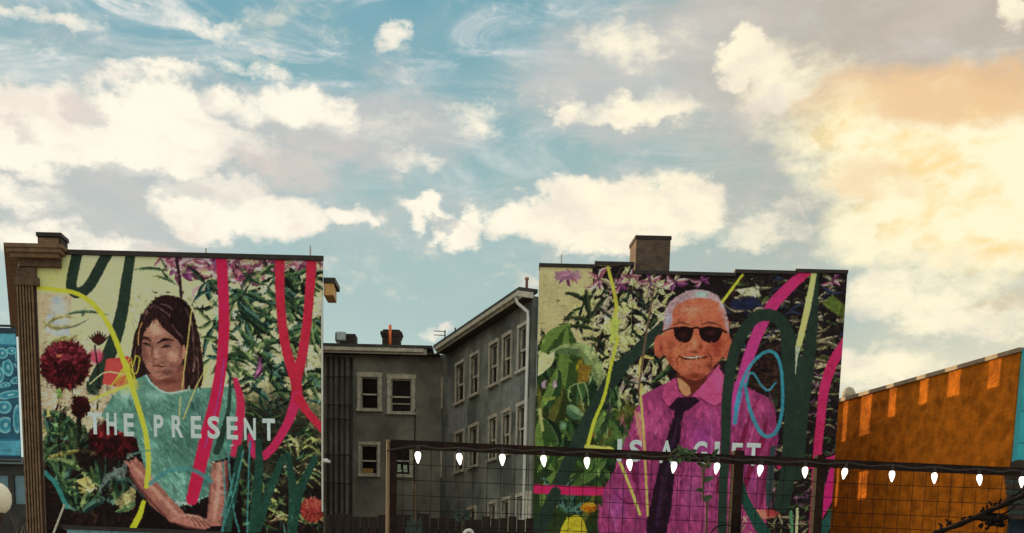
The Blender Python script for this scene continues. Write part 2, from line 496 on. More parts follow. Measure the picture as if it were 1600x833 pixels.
GREENS = [((34, 56, 44), (96, 124, 82)), ((28, 44, 38), (72, 104, 74)), ((44, 66, 46), (140, 156, 104)), ((30, 52, 50), (92, 128, 116)), ((22, 30, 28), (58, 80, 56))]
DARKG = [((20, 26, 24), (48, 66, 48)), ((30, 22, 24), (70, 62, 50)), ((26, 40, 34), (86, 104, 66)), ((18, 24, 26), (60, 74, 64))]
PINKS = [((120, 66, 92), (206, 160, 172)), ((96, 40, 84), (150, 88, 140)), ((150, 84, 104), (222, 190, 186)), ((88, 46, 70), (180, 120, 130))]
RIB = (42, 56, 49)


def paint_left():
    p = Paint(40, 380, 520, 840, (210, 199, 152), 3)
    r = p.r
    # worn plaster marks on the bare field
    for _ in range(70): p.stroke([(x := r.uniform(110, 330), y := r.uniform(400, 560)), (x + r.uniform(6, 26), y + r.uniform(-2, 3))], r.uniform(.5, 1), (176, 166, 112), .4)
    p.blob(75, 430, 60, 50, (226, 186, 96), .55)  # warm light on the top left of the wall, painted in
    # left and lower grounds
    p.poly([(56, 455), (112, 462), (110, 520), (150, 560), (205, 600), (205, 700), (56, 700)], (186, 160, 138), .75)
    p.poly([(56, 690), (130, 680), (210, 690), (240, 740), (290, 790), (345, 720), (380, 640), (430, 640), (505, 690), (508, 840), (56, 840)], (32, 22, 22))
    p.blob(430, 690, 130, 110, (40, 42, 34), .95, hard=.4)
    # pale blue and mauve wash
    p.blob(92, 480, 22, 26, (170, 190, 214), .8); p.blob(88, 468, 10, 8, (140, 164, 214), .7)
    p.poly([(74, 490), (108, 498), (110, 530), (70, 520)], (176, 190, 214), .8)
    for a in [(66, 500, 112, 505, 9, .2), (66, 516, 120, 498, 7, -.2), (70, 535, 130, 516, 9, .1), (72, 545, 108, 525, 10, -.1)]: p.leaf(*a, (150, 140, 92), (196, 190, 150))
    p.leaf(102, 492, 172, 493, 6, -.08, (60, 84, 70), (120, 140, 112)); p.leaf(84, 512, 140, 497, 4, .1, (90, 90, 70), (150, 150, 120))
    # upper right lilies
    for (x, y, R) in [(262, 402, 26), (292, 418, 40), (326, 412, 34), (362, 416, 42), (388, 430, 32), (412, 404, 30), (430, 415, 30), (470, 416, 32), (498, 404, 24)]:
        p.blob(x, y, R * .8, R * .55, (110, 66, 84), .8, hard=.2); n = 9
        for i in range(n):
            a = 2 * math.pi * i / n + r.random() * .6; l = R * r.uniform(.7, 1.15)
            cd_, cl_ = r.choice(PINKS); p.leaf(x, y, x + math.cos(a) * l, y + math.sin(a) * l * .8, R * .32, r.uniform(-.3, .3), cd_, cl_)
        p.blob(x, y, R * .25, R * .2, (70, 28, 52), .8)
    p.stroke([(278, 432), (282, 412), (298, 402), (318, 402), (330, 412)], [3, 7, 4], (200, 168, 182)); p.stroke([(285, 428), (292, 416), (304, 412)], 3, (120, 130, 84))
    p.stroke([(304, 468), (302, 456), (314, 449), (332, 456)], [4, 5, 2], (196, 150, 160))
    p.stroke([(274, 398), (280, 430), (283, 462)], 5, (48, 30, 38))
    p.leaf(262, 424, 206, 422, 6, .06); p.leaf(252, 420, 272, 440, 5, .1); p.leaf(238, 432, 276, 446, 5, -.1); p.leaf(262, 424, 250, 402, 4)
    for (x, y) in [(243, 457), (262, 457)]: p.blob(x, y, 5, 1.6, (36, 26, 30), .9, hard=.5)
    # leaf thicket on the right
    big = [(362, 452, 432, 482, 11, -.05), (372, 472, 440, 520, 13, .06), (376, 484, 432, 530, 11, .05), (372, 512, 430, 570, 14, .04), (360, 538, 420, 590, 12, -.05), (362, 562, 410, 598, 11, .08),
           (404, 478, 470, 528, 15, .08), (430, 500, 482, 545, 14, .1), (420, 452, 474, 490, 9, .05), (446, 430, 490, 414, 10, .1), (400, 438, 434, 412, 9, -.1), (440, 446, 478, 470, 10, .08),
           (368, 470, 358, 540, 8, .1), (440, 560, 478, 600, 12, .1), (400, 540, 440, 580, 9, .12), (446, 480, 486, 440, 9, .2), (452, 530, 496, 500, 9, .1), (488, 470, 500, 560, 10, .1),
           (410, 590, 340, 620, 8, .1), (380, 600, 430, 640, 10, -.1), (476, 560, 440, 640, 9, -.1), (492, 590, 450, 660, 10, .1), (340, 505, 318, 560, 10, .1), (346, 540, 312, 528, 10, .15), (340, 470, 300, 480, 8, -.2), (336, 455, 300, 478, 7, .2),
           (330, 560, 306, 590, 7, .1), (348, 480, 392, 440, 7, .1), (376, 420, 420, 446, 8, .1), (404, 424, 376, 452, 8, .1)]
    for (x, y, n) in [(372, 460, 9), (384, 500, 10), (440, 470, 10), (400, 545, 10), (450, 520, 9), (470, 440, 8), (486, 500, 8), (430, 430, 8), (350, 560, 6), (420, 580, 9), (478, 585, 9), (332, 500, 5), (322, 440, 5)]:
        p.blob(x + 14, y + 10, 20, 13, (46, 52, 42), .75, hard=.2)
        p.spray(x, y, n, 52, 10, -20, 75, GREENS + DARKG[:1]); p.spray(x, y, n // 2, 34, 8, 110, 250, GREENS)
    for q in big:
        cd_, cl_ = r.choice(GREENS); p.leaf(*q, cd_, cl_)
    for _ in range(120):
        x, y = r.uniform(350, 500), r.uniform(585, 830); a = math.radians(r.choice([20, 35, 150, 165, 80, 55]) + r.uniform(-18, 18)); l = r.uniform(18, 58)
        cd_, cl_ = r.choice(GREENS + DARKG * 2); p.leaf(x, y, x + math.cos(a) * l, y + math.sin(a) * l, r.uniform(4, 9), r.uniform(-.2, .2), cd_, cl_)
    for _ in range(26):
        x, y = r.uniform(395, 500), r.uniform(690, 820); p.stroke([(x, y), (x + r.uniform(12, 26), y - r.uniform(4, 12)), (x + r.uniform(30, 48), y + r.uniform(-2, 14))], [1, 3.5, 1], r.choice([(176, 160, 112), (150, 156, 96), (196, 184, 140), (110, 130, 84)]), .9)
    p.leaf(397, 592, 406, 558, 11, .15, (90, 40, 80), (140, 90, 130)); p.stroke([(478, 520), (480, 590)], 2, (70, 70, 80)); p.stroke([(424, 570), (425, 600)], 3, (30, 28, 30))
    for _ in range(16):
        x, y = r.uniform(356, 480), r.uniform(455, 575); p.blob(x, y, r.uniform(4, 9), r.uniform(3, 6), (214, 208, 150), .6, hard=.6)
    p.dabs(900, 60, 395, 340, 560, .09, (2, 7)); p.dabs(2800, 330, 398, 505, 830, .45)
    # dark ribbons
    p.stroke([(122, 390), (113, 432), (112, 450), (122, 458), (140, 446), (160, 410), (172, 390)], 17, RIB)
    p.stroke([(206, 385), (199, 430), (190, 490), (174, 545), (146, 605)], [15, 17, 19, 22, 24], RIB)
    p.poly([(166, 562), (200, 556), (220, 575), (214, 610), (160, 600)], (206, 74, 74)); p.blob(150, 556, 14, 16, (196, 64, 100), .9, hard=.5); p.blob(150, 545, 10, 10, (226, 200, 190), .7)
    # lower-left plants
    for (x, y, n, L, a0, a1) in [(70, 640, 7, 60, 10, 100), (85, 690, 9, 60, -120, 60), (120, 700, 8, 55, -130, 20), (160, 760, 10, 55, -160, 20), (95, 760, 8, 55, -110, 60), (70, 720, 6, 60, -80, 60), (190, 790, 9, 55, -170, 10), (130, 800, 7, 50, -150, -20)]:
        p.spray(x, y, n, L, 12, a0, a1, GREENS[:4] + DARKG + [((110, 104, 62), (176, 168, 104))])
    for q in [((112, 605), (122, 660), (128, 760)), ((98, 600), (92, 680), (95, 740)), ((175, 700), (168, 760), (160, 820)), ((148, 540), (155, 600), (152, 640)), ((206, 660), (185, 720), (170, 790))]: p.stroke(q, 2.6, (34, 28, 26))
    p.poly([(150, 775), (170, 750), (195, 745), (205, 700), (190, 730), (165, 740)], (110, 126, 124), .8)
    p.poly([(118, 752), (135, 745), (152, 764), (138, 766)], (196, 178, 112)); p.poly([(178, 785), (205, 762), (232, 768), (220, 790), (195, 800)], (150, 140, 98)); p.leaf(180, 800, 228, 766, 10, .1, (70, 100, 70), (134, 150, 104))
    p.flower(102, 570, 41, 39, (52, 16, 24), (92, 28, 38), (138, 50, 66), 6); p.blob(92, 556, 7, 4, (196, 120, 84), .9, hard=.3)
    p.flower(178, 686, 41, 30, (44, 14, 20), (78, 22, 30), (110, 34, 40), 5)
    p.flower(126, 636, 16, 18, (40, 14, 18), (62, 20, 24), (80, 26, 30), 3)
    p.flower(488, 797, 19, 20, (132, 48, 46), (182, 72, 66), (206, 104, 92), 4)
    for i in range(8): p.leaf(154, 540, 138 + i * 4.6, 514 + abs(i - 3.5) * 3, 5, 0, (44, 18, 22), (74, 36, 36))
    p.poly([(84, 612), (94, 606), (100, 618), (92, 626)], (120, 150, 84)); p.stroke([(88, 640), (96, 622)], 4, (60, 26, 30))
    p.dabs(1700, 60, 600, 240, 828, .45); p.dabs(400, 62, 530, 142, 610, .5, (2, 5))
    # seated woman in a teal shirt
    p.poly([(214, 690), (236, 756), (270, 790), (322, 790), (336, 720), (372, 700), (380, 835), (210, 835)], (26, 18, 20))
    p.poly([(219, 494), (240, 468), (261, 461), (283, 466), (298, 481), (309, 511), (315, 548), (318, 580), (312, 608), (286, 612), (250, 600), (204, 592), (203, 570), (206, 545), (210, 522), (216, 508)], (46, 29, 30), smooth=True)
    sk = (158, 110, 98)
    p.poly([(231, 585), (240, 600), (255, 612), (274, 617), (289, 611), (287, 570), (262, 580)], (136, 84, 74)); p.blob(262, 596, 26, 9, (92, 50, 46), .9)
    p.poly([(244, 499), (233, 504), (222, 520), (220, 544), (225, 566), (235, 583), (247, 592), (261, 590), (276, 580), (285, 562), (287, 537), (273, 522), (258, 511)], sk, smooth=True)
    p.blob(240, 515, 16, 11, (190, 146, 130), .8); p.blob(272, 556, 13, 15, (188, 138, 122), .75); p.blob(228, 556, 8, 13, (132, 84, 78), .8); p.blob(262, 582, 24, 8, (104, 62, 58), .85); p.blob(280, 574, 9, 14, (108, 66, 60), .8)
    p.blob(244, 550, 6, 12, (196, 152, 136), .7); p.blob(237, 548, 4, 14, (128, 82, 74), .6); p.blob(243, 561, 8, 3, (102, 58, 54), .8); p.blob(247, 556, 5, 4, (190, 142, 126), .8)
    p.blob(224, 548, 9, 30, (104, 64, 60), .7); p.blob(266, 532, 18, 7, (118, 74, 68), .6); p.blob(236, 540, 8, 6, (100, 60, 56), .6); p.blob(283, 548, 7, 26, (112, 68, 62), .7); p.blob(254, 566, 10, 5, (120, 74, 68), .6); p.blob(248, 520, 14, 8, (200, 156, 138), .6)
    p.stroke([(222, 528), (229, 529), (236, 534)], [3, 4, 1.5], (48, 28, 30)); p.stroke([(247, 536), (257, 530.5), (271, 532)], [2, 5.2, 1.5], (38, 22, 24)); p.stroke([(222, 527.5), (229, 528.5), (236, 534)], [3, 4.6, 1.5], (40, 24, 26))
    p.blob(229, 538, 7, 4.5, (96, 58, 54), .8); p.blob(260, 542, 9, 5, (100, 60, 56), .8); p.stroke([(223, 537), (229, 537), (235, 541)], [1.4, 3.6, 1.4], (28, 16, 20)); p.stroke([(252, 543.5), (260, 540.5), (268, 542)], [1.4, 4, 1.4], (28, 16, 20)); p.blob(231, 541, 2, 1.3, (214, 190, 180), .8); p.blob(264, 544, 2.4, 1.3, (214, 190, 180), .8); p.stroke([(240, 540), (237, 552), (238, 560)], [1, 2.4, 1.4], (96, 56, 52), .7)
    p.stroke([(238, 572), (246, 571.5), (252, 573), (259, 571.5)], [1.2, 2.6, 1.2], (62, 26, 30)); p.blob(246, 569, 8, 2.4, (140, 80, 78), .9); p.blob(247, 576.5, 8, 3.2, (168, 100, 94), .9); p.blob(246, 581, 7, 2, (98, 58, 54), .7)
    p.blob(230, 530, 11, 5, (90, 54, 50), .55); p.blob(262, 537, 13, 5, (92, 54, 50), .55); p.blob(239, 566, 5, 4, (112, 68, 62), .7); p.blob(270, 572, 12, 10, (120, 74, 66), .6); p.blob(240, 508, 10, 5, (206, 166, 148), .7); p.blob(268, 553, 8, 7, (204, 158, 140), .6); p.blob(249, 585, 9, 4, (170, 116, 102), .6)
    p.stroke([(247, 500), (258, 512), (272, 523), (284, 536), (288, 552)], [3, 5, 6, 6, 4], (40, 24, 26)); p.stroke([(236, 503), (225, 516), (220, 534), (220, 556)], [3, 4, 4, 3], (44, 28, 30))
    p.poly([(285, 540), (291, 538), (294, 548), (289, 560), (285, 558)], (176, 122, 104), smooth=True)
    p.poly([(238, 478), (250, 476), (262, 500), (284, 525), (290, 545), (300, 545), (304, 500), (290, 474), (262, 464)], (38, 24, 26), smooth=True)
    for q in [((243, 478), (256, 486), (266, 494)), ((248, 474), (262, 478), (270, 484)), ((225, 500), (230, 486), (242, 476)), ((300, 520), (304, 560), (300, 600)), ((308, 540), (310, 580), (306, 604)), ((268, 506), (278, 520), (286, 528)), ((212, 540), (210, 570), (214, 588)), ((288, 480), (298, 500), (304, 530))]: p.stroke(q, [.8, 2.4, .8], (132, 100, 98), .7)
    p.stroke([(222, 504), (217, 520), (216, 540)], 1.6, (206, 150, 96), .9)
    teal = (92, 134, 124)
    p.poly([(228, 586), (212, 592), (190, 604), (172, 624), (158, 650), (182, 672), (213, 683), (226, 730), (236, 756), (258, 780), (290, 787), (326, 776), (331, 722), (363, 713), (378, 690), (384, 640), (372, 608), (350, 604), (318, 606), (292, 610), (270, 617), (252, 611), (238, 600)], teal)
    p.blob(196, 615, 30, 20, (160, 196, 184), .8); p.blob(242, 618, 26, 14, (156, 194, 188), .7); p.blob(300, 640, 50, 30, (84, 126, 122), .85); p.blob(290, 690, 56, 50, (70, 108, 100), .85); p.blob(345, 690, 24, 40, (74, 118, 110), .85); p.blob(236, 700, 18, 50, (104, 150, 146), .8); p.blob(275, 755, 30, 26, (118, 168, 160), .8); p.blob(318, 750, 16, 36, (58, 96, 96), .9)
    for _ in range(90):
        x, y = r.uniform(200, 330), r.uniform(612, 775); l = r.uniform(8, 34); a = math.radians(r.uniform(40, 75)); c = r.choice([(150, 190, 182), (136, 176, 168), (66, 106, 102), (80, 122, 116), (54, 90, 90)])
        p.stroke([(x, y), (x + math.cos(a) * l * .5 + 2, y + math.sin(a) * l * .5), (x + math.cos(a) * l, y + math.sin(a) * l)], [.6, r.uniform(1.4, 3.4), .6], c, .5)
    p.stroke([(228, 587), (240, 603), (262, 614), (292, 610)], 3, (158, 196, 192)); p.stroke([(240, 758), (262, 781), (292, 786), (324, 775)], 2.5, (148, 192, 184))
    p.blob(205, 606, 26, 12, (206, 212, 110), .55, rot=-.4)
    # arms and folded hands
    p.poly([(198, 722), (214, 716), (232, 740), (262, 772), (292, 806), (270, 818), (240, 794), (212, 758)], (156, 100, 92)); p.stroke([(206, 726), (228, 752), (262, 788), (276, 806)], [3, 7, 5], (186, 130, 118), .8); p.stroke([(204, 742), (226, 772), (262, 810)], [2, 4, 3], (110, 62, 60), .8)
    p.poly([(331, 724), (357, 720), (356, 770), (350, 822), (322, 822), (326, 780)], (166, 108, 100)); p.stroke([(342, 726), (340, 770), (334, 812)], [8, 8, 6], (190, 134, 122), .8); p.stroke([(354, 726), (353, 780), (347, 815)], 4, (112, 66, 66), .8)
    p.poly([(266, 812), (280, 803), (300, 804), (318, 809), (330, 820), (322, 827), (306, 826), (286, 822)], (170, 112, 104), smooth=True)
    for i in range(4): p.stroke([(290 + i * 8, 806 + i), (300 + i * 7, 812 + i), (306 + i * 7, 822)], 1.1, (96, 52, 52), .9); p.stroke([(293 + i * 8, 806 + i), (303 + i * 7, 813 + i)], 1.6, (206, 150, 136), .7)
    p.dabs(700, 175, 615, 380, 790, .24, (3, 10), 1.0); p.dabs(420, 205, 462, 316, 515, .35, (1.2, 5), 1.2); p.dabs(260, 290, 515, 316, 610, .4, (1.5, 6), 1.5); p.dabs(260, 222, 503, 286, 590, .13, (1.2, 4)); p.dabs(350, 196, 715, 360, 828, .2, (2, 6), .9)
    for q, w, c, al in [(((207, 724), (230, 752), (262, 786), (280, 806)), [2, 5, 5, 3], (200, 146, 130), .6), (((201, 736), (222, 768), (258, 808)), [2, 5, 3], (96, 52, 52), .75), (((342, 724), (341, 770), (335, 812)), [6, 6, 4], (200, 146, 132), .55), (((355, 724), (354, 780), (347, 818)), [4, 5, 3], (92, 52, 54), .8), (((329, 730), (328, 770), (324, 808)), [2, 3, 2], (110, 64, 62), .7), (((270, 812), (284, 806), (302, 806), (316, 811)), [1, 3, 2], (206, 152, 136), .7), (((268, 816), (290, 823), (318, 828)), [2, 4, 2], (84, 46, 46), .8)]:
        p.stroke(q, w, c, al, soft=2.0)
    for i in range(4): p.stroke([(292 + i * 8, 806 + i), (301 + i * 7, 813 + i), (307 + i * 7, 823)], 1.2, (84, 44, 44), .9)
    # yellow, coral and orange lines
    for q in [((300, 480), (292, 545), (284, 612)), ((322, 574), (304, 610), (286, 655)), ((326, 570), (316, 600)), ((282, 620), (280, 655))]: p.stroke(q, 1.9, (206, 184, 112), .9)
    for _ in range(14): p.stroke([(r.uniform(195, 206), r.uniform(560, 572)), (r.uniform(170, 215), r.uniform(595, 612))], 1.5, r.choice([(240, 170, 70), (238, 196, 60), (230, 130, 70)]))
    p.stroke([(212, 558), (206, 580), (214, 582), (218, 560), (212, 556)], 1.6, (232, 204, 80)); p.stroke([(140, 600), (165, 582), (195, 585)], 2, (196, 196, 140)); p.stroke([(205, 600), (180, 610), (140, 626)], [4, 6, 3], (210, 204, 84), .85)
    p.stroke([(57, 449), (90, 453), (120, 459), (148, 478), (172, 512), (194, 566), (206, 600)], [6, 7, 9], (236, 196, 62)); p.stroke([(204, 596), (216, 636), (228, 680), (232, 724), (229, 760)], 8, (230, 200, 66)); p.stroke([(224, 785), (218, 805), (208, 824)], [7, 9, 10], (228, 192, 50))
    # pink ribbons
    PK, PK2 = (192, 36, 80), (186, 42, 68)
    p.stroke([(345, 392), (348, 440), (350, 500), (347, 560), (338, 620), (324, 680), (300, 780)], [16, 17, 17, 17, 19, 22, 19], PK, col2=(204, 36, 76))
    p.stroke([(350, 560), (342, 620), (320, 700)], 1.5, (90, 90, 180), .7)
    p.stroke([(437, 392), (438, 470), (446, 540), (462, 596), (464, 622)], [15, 14, 15, 17, 18], PK2); p.stroke([(488, 392), (482, 480), (474, 545), (462, 600)], [16, 14, 15, 16], PK2)
    p.stroke([(464, 620), (450, 660), (424, 702), (404, 714), (393, 696), (392, 680)], [17, 13, 13, 12, 9], (208, 44, 92)); p.stroke([(466, 622), (482, 646), (506, 672)], [16, 12, 12], PK2)
    p.stroke([(368, 594), (376, 630), (372, 680), (366, 708)], [8, 13, 15, 12], (208, 46, 84)); p.stroke([(360, 586), (357, 640), (344, 690), (338, 706)], [4, 6, 12, 10], (44, 64, 56)); p.stroke([(392, 690), (388, 726)], 3, (70, 70, 150), .8)
    # green ribbons, blue-green lines at the foot
    for q in [((376, 700), (366, 760), (352, 836)), ((404, 690), (404, 740), (394, 836)), ((442, 716), (420, 770), (398, 836)), ((450, 712), (458, 770), (456, 836)), ((492, 716), (466, 775), (456, 836))]: p.stroke(q, [10, 14, 15], (38, 68, 60))
    tl = (72, 132, 134)
    for q in [((356, 690), (360, 750), (366, 800), (374, 832)), ((366, 740), (352, 800), (348, 832)), ((390, 690), (388, 760), (386, 832)), ((348, 722), (352, 780), (347, 806)), ((380, 705), (366, 770), (346, 830))]: p.stroke(q, 2.6, tl, .9)
    p.stroke([(234, 756), (264, 736), (300, 734), (330, 752)], [6, 7, 6], (74, 134, 138), .85); p.stroke([(206, 710), (230, 704), (250, 706)], 3, (84, 130, 120), .8)
    p.stroke([(70, 738), (88, 758), (104, 792)], 7, (58, 124, 124))
    p.poly([(40, 826), (520, 834), (520, 842), (40, 842)], (20, 15, 15))
    p.dabs(500, 345, 690, 505, 830, .3, (2, 6)); p.dabs(160, 330, 395, 500, 700, .16, (2, 5), 1.6)
    p.wobble(.4); p.tone(.98, 1.08)
    return p


def paint_right():
    p = Paint(820, 405, 1340, 842, (180, 168, 126), 17)
    r = p.r
    for _ in range(40): p.stroke([(x := r.uniform(845, 960), y := r.uniform(430, 520)), (x + r.uniform(5, 20), y + r.uniform(-2, 3))], r.uniform(.5, 1), (150, 142, 96), .4)
    p.blob(872, 470, 5, 3, (60, 50, 44), .8); p.blob(880, 478, 8, 2, (120, 108, 80), .6)
    # dark foliage ground: everything right of the bare field
    p.poly([(925, 415), (1345, 415), (1345, 842), (820, 842), (820, 640), (900, 610), (935, 560), (930, 500)], (34, 26, 30))
    p.poly([(820, 560), (860, 520), (950, 580), (960, 842), (820, 842)], (44, 58, 34))
    pale = [(196, 190, 132), (206, 200, 146), (178, 170, 120), (170, 150, 140), (188, 176, 150)]
    # pale gaps between the dark leaves
    for _ in range(260):
        x, y = r.uniform(925, 1042), r.uniform(432, 650); a = math.radians(r.choice([-60, -45, -30, 20, 40, 120]) + r.uniform(-15, 15)); l = r.uniform(8, 30)
        p.leaf(x, y, x + math.cos(a) * l, y + math.sin(a) * l, r.uniform(4, 11), r.uniform(-.2, .2), r.choice(pale), r.choice(pale), (60, 50, 44))
    for q in [(905, 450, 935, 480, 20), (945, 500, 975, 540, 22), (975, 520, 1000, 552, 20), (900, 470, 925, 520, 18), (955, 460, 990, 490, 16), (985, 470, 1010, 500, 14), (940, 540, 965, 580, 16), (1000, 600, 1020, 625, 10)]: p.leaf(*q, .1, (196, 190, 128), (182, 176, 118), (60, 52, 44))
    for _ in range(46):
        x, y = r.uniform(900, 1030), r.uniform(450, 600); a = math.radians(r.choice([-120, -60, 30, 60, 150, 200]) + r.uniform(-20, 20)); l = r.uniform(25, 60)
        cd_, cl_ = r.choice(DARKG); p.leaf(x, y, x + math.cos(a) * l, y + math.sin(a) * l, r.uniform(5, 10), r.uniform(-.2, .2), cd_, cl_)
    for q in [(882, 457, 925, 480, 9, -.1), (916, 450, 924, 500, 12, .05), (950, 462, 926, 500, 8, .1), (878, 500, 930, 506, 9, -.1), (890, 510, 935, 520, 8, -.1), (905, 530, 950, 545, 8, -.15)]: p.leaf(*q, (36, 42, 34), (66, 76, 50))
    for _ in range(230):
        x, y = r.uniform(1135, 1322), r.uniform(425, 620); a = math.radians(r.choice([0, 12, -14, 168, 185]) + r.uniform(-12, 12)); l = r.uniform(14, 46)
        c = r.choice([((60, 58, 42), (146, 140, 104)), ((34, 40, 60), (62, 66, 96)), ((50, 66, 40), (100, 112, 60)), ((90, 82, 66), (178, 166, 134)), ((24, 22, 24), (56, 52, 44)), ((24, 22, 24), (56, 52, 44)), ((96, 90, 76), (190, 184, 160))])
        p.leaf(x, y, x + math.cos(a) * l, y + math.sin(a) * l, r.uniform(3, 8), r.uniform(-.25, .25), *c)
    for _ in range(240):
        x, y = r.uniform(1190, 1320), r.uniform(560, 830); a = math.radians(r.choice([-10, 8, 160, 190, 30]) + r.uniform(-12, 12)); l = r.uniform(10, 34)
        c = r.choice([((40, 34, 30), (110, 96, 80)), ((22, 20, 22), (50, 46, 40)), ((54, 36, 50), (120, 84, 110)), ((36, 48, 34), (84, 100, 66)), ((84, 76, 62), (176, 160, 130))])
        p.leaf(x, y, x + math.cos(a) * l, y + math.sin(a) * l, r.uniform(3, 6), r.uniform(-.25, .25), *c)
    p.poly([(1142, 470), (1180, 462), (1192, 478), (1165, 485), (1142, 482)], (36, 40, 66)); p.poly([(1150, 452), (1185, 448), (1188, 464), (1160, 462)], (186, 182, 150)); p.poly([(1285, 475), (1300, 460), (1322, 478), (1318, 500)], (86, 100, 48)); p.poly([(1150, 560), (1230, 530), (1225, 615), (1165, 612)], (42, 26, 26), .8)
    # lilies along the top
    for (x, y, R) in [(890, 432, 24), (935, 436, 28), (985, 432, 22), (1015, 438, 24), (1055, 440, 26), (968, 445, 20), (1095, 438, 18), (1300, 440, 18)]:
        for i in range(6):
            a = 2 * math.pi * i / 6 + r.random(); l = R * r.uniform(.7, 1.1); cd_, cl_ = r.choice(PINKS[:3] + [((120, 104, 90), (196, 186, 150))])
            p.leaf(x, y, x + math.cos(a) * l, y + math.sin(a) * l * .8, R * .3, r.uniform(-.25, .25), cd_, cl_)
        p.blob(x, y, R * .22, R * .2, (54, 26, 44), .8)
    p.poly([(867, 424), (905, 423), (907, 436), (868, 438)], (150, 104, 134), .8)
    # big green leaves on the left
    for (x, y, n) in [(860, 640, 9), (900, 690, 9), (940, 640, 8), (870, 720, 9), (930, 740, 8), (970, 680, 7), (850, 560, 6)]:
        p.blob(x, y, 30, 28, (26, 30, 24), .8, hard=.2); p.spray(x, y, n, 50, 17, -170, 100, [((34, 54, 30), (76, 102, 50)), ((26, 40, 28), (58, 84, 50)), ((60, 78, 40), (118, 138, 72)), ((24, 28, 24), (54, 66, 40))])
    for q in [(848, 560, 892, 506, 38, -.05), (880, 620, 888, 510, 40, .05), (905, 640, 915, 560, 34, .1), (845, 690, 880, 600, 30, .1), (870, 740, 850, 640, 34, -.1), (915, 720, 905, 620, 34, .1), (940, 700, 985, 620, 30, .1), (930, 760, 990, 660, 28, -.1), (880, 780, 930, 720, 26, .1), (850, 800, 880, 730, 26, -.1), (960, 660, 1005, 630, 26, .1), (900, 833, 930, 770, 24, .1), (846, 660, 840, 600, 20, .1), (858, 590, 880, 620, 24, .1), (936, 640, 965, 600, 24, .1)]:
        p.leaf(*q, *r.choice([((38, 60, 34), (78, 104, 52)), ((30, 52, 34), (66, 96, 56)), ((52, 74, 38), (104, 128, 64)), ((46, 54, 28), (98, 96, 46))]))
    for q in [(846, 640, 872, 572, 26, .1), (874, 700, 846, 650, 20, .1), (930, 690, 960, 640, 22, -.1), (905, 760, 950, 715, 20, .1), (862, 790, 900, 740, 20, -.1), (975, 700, 950, 650, 18, .1), (840, 740, 862, 690, 16, .1)]:
        p.leaf(*q, *r.choice([((34, 54, 34), (86, 112, 58)), ((44, 66, 40), (110, 132, 70)), ((24, 40, 28), (60, 86, 50))]), (150, 164, 110))
    p.leaf(858, 550, 945, 600, 26, -.28, (84, 104, 70), (150, 164, 110)); p.leaf(902, 540, 938, 612, 20, -.1, (104, 120, 78), (146, 158, 108)); p.leaf(842, 580, 866, 548, 14, .1, (190, 186, 138), (206, 200, 156)); p.poly([(842, 548), (862, 556), (850, 582), (840, 588)], (196, 192, 140))
    p.leaf(886, 634, 914, 652, 22, .1, (66, 96, 72), (126, 148, 112)); p.blob(905, 570, 6, 16, (206, 160, 40), .9, rot=.4); p.poly([(904, 566), (924, 572), (920, 596), (902, 600)], (120, 96, 40))
    for q in [((890, 605), (900, 600), (912, 598), (918, 612), (920, 640)), ((902, 600), (908, 620), (912, 640)), ((890, 606), (888, 620), (892, 628)), ((950, 600), (953, 640), (946, 690), (938, 700)), ((958, 590), (966, 618), (970, 640)), ((920, 600), (926, 585), (934, 584), (940, 600)), ((966, 630), (985, 648), (992, 655))]: p.stroke(q, 1.8, (146, 160, 110), .9)
    p.stroke([(843, 640), (846, 660), (848, 672)], 5, (160, 160, 104)); p.stroke([(850, 625), (866, 622)], 5, (120, 132, 60)); p.blob(880, 665, 8, 9, (110, 150, 120), .8, hard=.4)
    for (x, y) in [(846, 598), (863, 597)]: p.poly([(x, y), (x + 6, y - 4), (x + 7, y + 8), (x + 1, y + 9)], (166, 140, 160))
    p.spray(870, 780, 12, 40, 8, -160, 10, GREENS); p.spray(890, 800, 10, 40, 7, -170, 0, GREENS)
    p.flower(920, 793, 13, 8, (170, 90, 24), (226, 150, 30), (240, 180, 60), 2); p.poly([(872, 842), (882, 815), (900, 805), (912, 815), (914, 842)], (186, 168, 46), smooth=True); p.blob(925, 680, 8, 5, (150, 60, 50), .8); p.blob(952, 640, 9, 20, (54, 46, 58), .8)
    p.dabs(400, 840, 420, 930, 560, .1, (2, 7)); p.dabs(900, 838, 500, 1000, 840, .3, (2, 6)); p.dabs(1300, 920, 420, 1045, 650, .45, (2, 6)); p.dabs(2800, 1135, 420, 1322, 840, .45, (2, 7))
    # ribbons, left half
    p.stroke([(1040, 506), (1008, 536), (962, 585), (918, 660), (896, 708), (868, 770), (838, 836)], [14, 18, 22, 22, 22, 20, 20], RIB)
    p.stroke([(828, 764), (880, 766), (946, 768)], 14, (206, 40, 96)); p.stroke([(868, 770), (838, 836)], 18, RIB)
    # white-haired man, dark glasses, magenta shirt, dark tie
    sh = (142, 56, 104)
    p.poly([(1058, 590), (1030, 604), (1004, 617), (988, 654), (976, 692), (956, 740), (942, 768), (934, 815), (936, 842), (1198, 842), (1200, 796), (1206, 740), (1215, 684), (1212, 645), (1200, 622), (1169, 606), (1135, 590), (1120, 575)], sh)
    p.blob(1020, 660, 36, 40, (182, 78, 130), .7); p.blob(1100, 690, 40, 60, (150, 62, 134), .8); p.blob(1110, 650, 40, 26, (172, 72, 124), .6); p.blob(1180, 640, 26, 22, (192, 84, 140), .7); p.blob(1085, 770, 40, 60, (170, 82, 140), .7); p.blob(1150, 790, 40, 40, (182, 72, 124), .7); p.blob(965, 790, 24, 40, (156, 76, 150), .7); p.blob(1170, 740, 24, 60, (150, 70, 130), .7)
